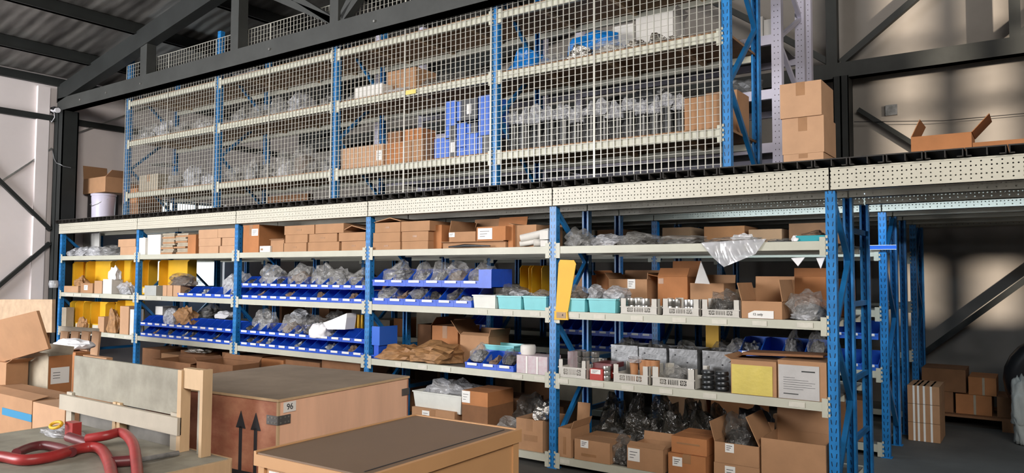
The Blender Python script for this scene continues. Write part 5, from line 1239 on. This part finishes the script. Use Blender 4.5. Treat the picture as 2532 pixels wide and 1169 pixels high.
# upright panel frame on the crate
t = thing('panel_frame', 'upright frame of grey plywood and pale slats standing on the low crate', 'frame', (7.1, -2.79, ZB+.001))
zb_ = ZB+.001
part('plywood_panel', MB().box(6.535, 7.61, -2.79, -2.775, .765, .985), 'grey_ply', t)
part('rear_panel', MB().box(6.56, 7.60, -2.765, -2.755, zb_, .72), 'shelf_steel', t)
part('cross_slat', MB().box(6.45, 7.645, -2.825, -2.805, .682, .765), 'pine_pale', t)
part('leg', MB().box(6.49, 6.55, -2.804, -2.785, zb_, .78), 'pine_pale', t)
part('leg', MB().box(7.0, 7.03, -2.804, -2.765, zb_, .775), 'pine', t); part('leg', MB().box(7.045, 7.075, -2.804, -2.765, zb_, .775), 'pine', t)
part('leg', MB().box(7.55, 7.612, -2.804, -2.785, zb_, .78), 'pine_pale', t)
part('end_post', MB().box(7.613, 7.645, -2.81, -2.76, zb_, .99), 'pine', t)
part('end_post', MB().box(7.80, 7.822, -2.81, -2.76, zb_, 1.004), 'pine', t)
part('end_block', MB().box(7.646, 7.799, -2.80, -2.76, .905, 1.0), 'pine', t)
part('rear_strip', MB().box(7.73, 7.785, -2.775, -2.765, zb_, .904), 'grey_ply', t)
part('top_strip', MB().box(6.9, 7.3, -2.774, -2.74, .955, .975), 'pine', t)
part('top_strip', MB().box(6.60, 6.86, -2.774, -2.74, .962, .992), 'card', t)
# red tubes
RZ = ZB+.026
def spl(pts, n=6):
    pts = [Vector(p) for p in pts]; out = []
    for i in range(len(pts)-1):
        p0, p1, p2, p3 = pts[max(i-1, 0)], pts[i], pts[i+1], pts[min(i+2, len(pts)-1)]
        for k in range(n):
            u = k/n; out.append(.5*((2*p1)+(p2-p0)*u+(2*p0-5*p1+4*p2-p3)*u*u+(3*p1-p0-3*p2+p3)*u**3))
    return out+[pts[-1]]
def px3(lst, z): return [Vector((*at(a, b, Z=z)[:2], z)) for a, b in lst]
t = thing('red_pipe', 'bright red bent pipe curling toward the camera, longest of the red pipes', 'pipe', px3([(150, 1130)], ZB)[0])
part('pipe', MB().tube(spl(px3([(-60, 1132), (0, 1128), (60, 1137), (130, 1128), (200, 1108), (245, 1108), (268, 1140), (278, 1185), (280, 1230)], RZ)), .024, 14), 'red_paint', t)
t = thing('red_pipe', 'red bent pipe behind the longest one, ending in a curved arm', 'pipe', px3([(300, 1110)], ZB)[0])
pz = px3([(215, 1100), (262, 1100), (300, 1095), (328, 1118), (338, 1160), (342, 1215)], RZ)
for v, dz in zip(pz, (.03, .045, .05, .04, .01, 0)): v.z += dz
part('pipe', MB().tube(spl(pz), .023, 14), 'red_paint', t)
t = thing('red_pipe', 'short dark red bent pipe lying furthest toward the frame leg', 'pipe', px3([(90, 1110)], ZB)[0])
part('pipe', MB().tube(spl(px3([(40, 1120), (75, 1106), (110, 1101), (150, 1108), (178, 1118)], RZ)), .022, 12), 'red_dark', t)
t = thing('red_clevis', 'dark red clevis with a pin lying before the frame leg', 'fitting', px3([(180, 1080)], ZB)[0])
p1 = px3([(170, 1080)], RZ+.01)[0]; p2 = px3([(225, 1098)], RZ)[0]
part('pin', MB().tube([p1, p2], .024, 12), 'red_dark', t); part('pin_end', MB().tube([p2, p2+(p2-p1)*.12], .010, 8), 'metal', t)
u = px3([(178, 1072)], RZ)[0]
part('lug', MB().box(u.x-.045, u.x+.035, u.y-.015, u.y+.03, ZB+.002, ZB+.085), 'red_paint', t)
t = thing('steel_rod', 'grey steel rod with a red collar lying on the low crate', 'rod', px3([(350, 1130)], ZB)[0])
p1 = px3([(275, 1142)], RZ)[0]; p2 = px3([(345, 1137)], RZ)[0]; p3 = px3([(440, 1120)], RZ-.01)[0]
part('collar', MB().tube([p1, p2], .024, 12), 'red_dark', t); part('collar_ring', MB().tube([p2-(p2-p1)*.12, p2], .032, 12), 'red_paint', t); part('rod', MB().tube([p2, p3], .012, 10), 'item_grey', t)
bag(80, 165, 1058, 1085, at(120, 1080, Z=ZB)[1], .12, 'clear bag with a yellow ring on the low crate', 'clear_milky', None, z=ZB, rough=.5)
u = at(148, 1068, Z=ZB+.03)
solo('yellow_ring', MB().tube([(u[0]+.045*math.cos(a*math.pi/8), u[1]-.02+.02*math.sin(a*math.pi/8), ZB+.07+.012*math.sin(a*math.pi/8)) for a in range(17)], .008, 8), 'yellow', 'small yellow ring on the clear bag', 'ring')
# cartons at the far end of the foreground
def yrot(name, label, pxs, Y, d, z0, col, **k):
    x0, x1, zt_, zb_ = span(*pxs, Y); return cbox(name, label, x0, x1, Y, d, z0, zt_-z0, col=col, **k)
YA = -2.25
xa_, xb_2 = at(36, 930, Y=YA)[0], at(118, 930, Y=YA)[0]; zt2 = at(100, 878, Y=YA)[2]
t = cbox('cardboard_box', 'tall brown carton with a white shipping sheet on its side', xa_, xb_2, YA, .17, .30, zt2-.30, col='card_grey', opened=True, flaps=[('f', 4, .02), ('b', 12, .06)], tape=False)
m = MB().box(xb_2+.001, xb_2+.003, YA+.02, YA+.15, .62, .74)
for k in range(3): m.box(xb_2+.003, xb_2+.0036, YA+.035, YA+.085, .70-.02*k, .704-.02*k, 1)
part('shipping_sheet', m, ['paper', 'dark_steel'], t)
part('side_panel', MB().box(xb_2, xb_2+.001, YA+.004, YA+.168, .31, zt2), 'card_orange', t)
cbox('cardboard_box', 'dark carton hidden under the tall brown carton', xa_, xb_2, YA, .17, .001, .298, col='card_dark', tape=False)
YB_ = -2.62
z0_ = at(60, 990, Y=YB_)[2]
t = cbox('cardboard_box', 'wide brown carton with a strip of blue tape', at(-70, 1030, Y=YB_)[0], at(78, 1030, Y=YB_)[0], YB_, .3, .001, at(60, 988, Y=YB_)[2], col='card', tape=False, flaps=[('f', -80, .1)])
x0, x1, zt_, zb_ = span(5, 78, 1016, 1034, YB_-.002)
part('blue_tape', MB().box(x0, x1, YB_-.003, YB_+.001, zb_, zt_), 'strap_blue', t)
cbox('cardboard_box', 'brown carton between the blue taped carton and the frame', at(80, 1030, Y=YB_)[0], at(160, 1030, Y=YB_)[0], YB_, .3, .001, at(110, 1000, Y=YB_)[2], col='card_light', tape=False, flaps=[('b', 30, .06)])
q = [at(-40, 800, Y=-2.5), at(90, 768, Y=-2.45), at(120, 862, Y=-2.35), at(-30, 905, Y=-2.4)]
solo('cardboard_sheet', MB().prism(q, (0, .02, 0)), 'card', 'large slanted brown cardboard sheet over the cartons', 'cardboard')
q = [at(-40, 900, Y=-2.42), at(35, 862, Y=-2.42), at(10, 975, Y=-2.42), at(-40, 985, Y=-2.42)]
cbox('cardboard_box', 'brown carton under the slanted cardboard sheet', at(-60, 940, Y=-2.42)[0], at(14, 940, Y=-2.42)[0], -2.42, .15, .001, at(0, 895, Y=-2.42)[2], col='card', tape=False, flaps=[('r', 70, .1)])
bag(116, 184, 838, 866, -1.75, .25, 'white crumpled foam sheet on the cartons before the yellow bins', 'cloth_white', None, z=at(150, 866, Y=-1.75)[2], rough=.32, name='foam_sheet', cat='foam')
cbox('cardboard_box', 'brown carton carrying the white foam sheet', at(116, 900, Y=-1.75)[0], at(186, 900, Y=-1.75)[0], -1.75, .12, .001, at(150, 866, Y=-1.75)[2]-.004, col='card_orange', tape=False)
cbox('cardboard_box', 'light brown carton behind the grey plywood frame', at(185, 900, Y=-1.3)[0], at(225, 900, Y=-1.3)[0], -1.3, .1, .001, at(210, 888, Y=-1.3)[2], col='card_light', tape=False)
q = [at(-30, 740, Y=-1.6), at(129, 740, Y=-1.6), at(128, 822, Y=-1.6), at(-30, 822, Y=-1.6)]
zz = q[2][2]
solo('plywood_board', MB().prism(q, (0, .03, 0)), 'ply_edge', 'pale plywood board leaning over the boxes before the white wall', 'board')
cbox('cardboard_box', 'dark carton stack holding up the pale plywood board', q[1][0]-.5, q[1][0]-.25, -1.56, .06, .001, zz-.006, col='card_dark', tape=False)
t = thing('slatted_pallet', 'broken slatted pallet leaning before the yellow bins', 'pallet', (at(190, 850, Y=-.9)[0], -.9, 0))
part('rail', MB().prism([at(146, 806, Y=-.9), at(238, 812, Y=-.9), at(240, 826, Y=-.9), at(148, 822, Y=-.9)], (0, .03, 0)), 'pine_pale', t)
for j in range(4):
    a = 150+26*j
    part('slat', MB().prism([at(a, 818, Y=-.93), at(a+18, 820, Y=-.93), at(a+10, 900, Y=-.93), at(a-8, 900, Y=-.93)], (0, .02, 0)), 'card_light', t)
part('foot', MB().box(at(150, 900, Y=-.9)[0], at(230, 900, Y=-.9)[0], -.92, -.86, 0, at(190, 898, Y=-.9)[2]), 'card_dark', t)
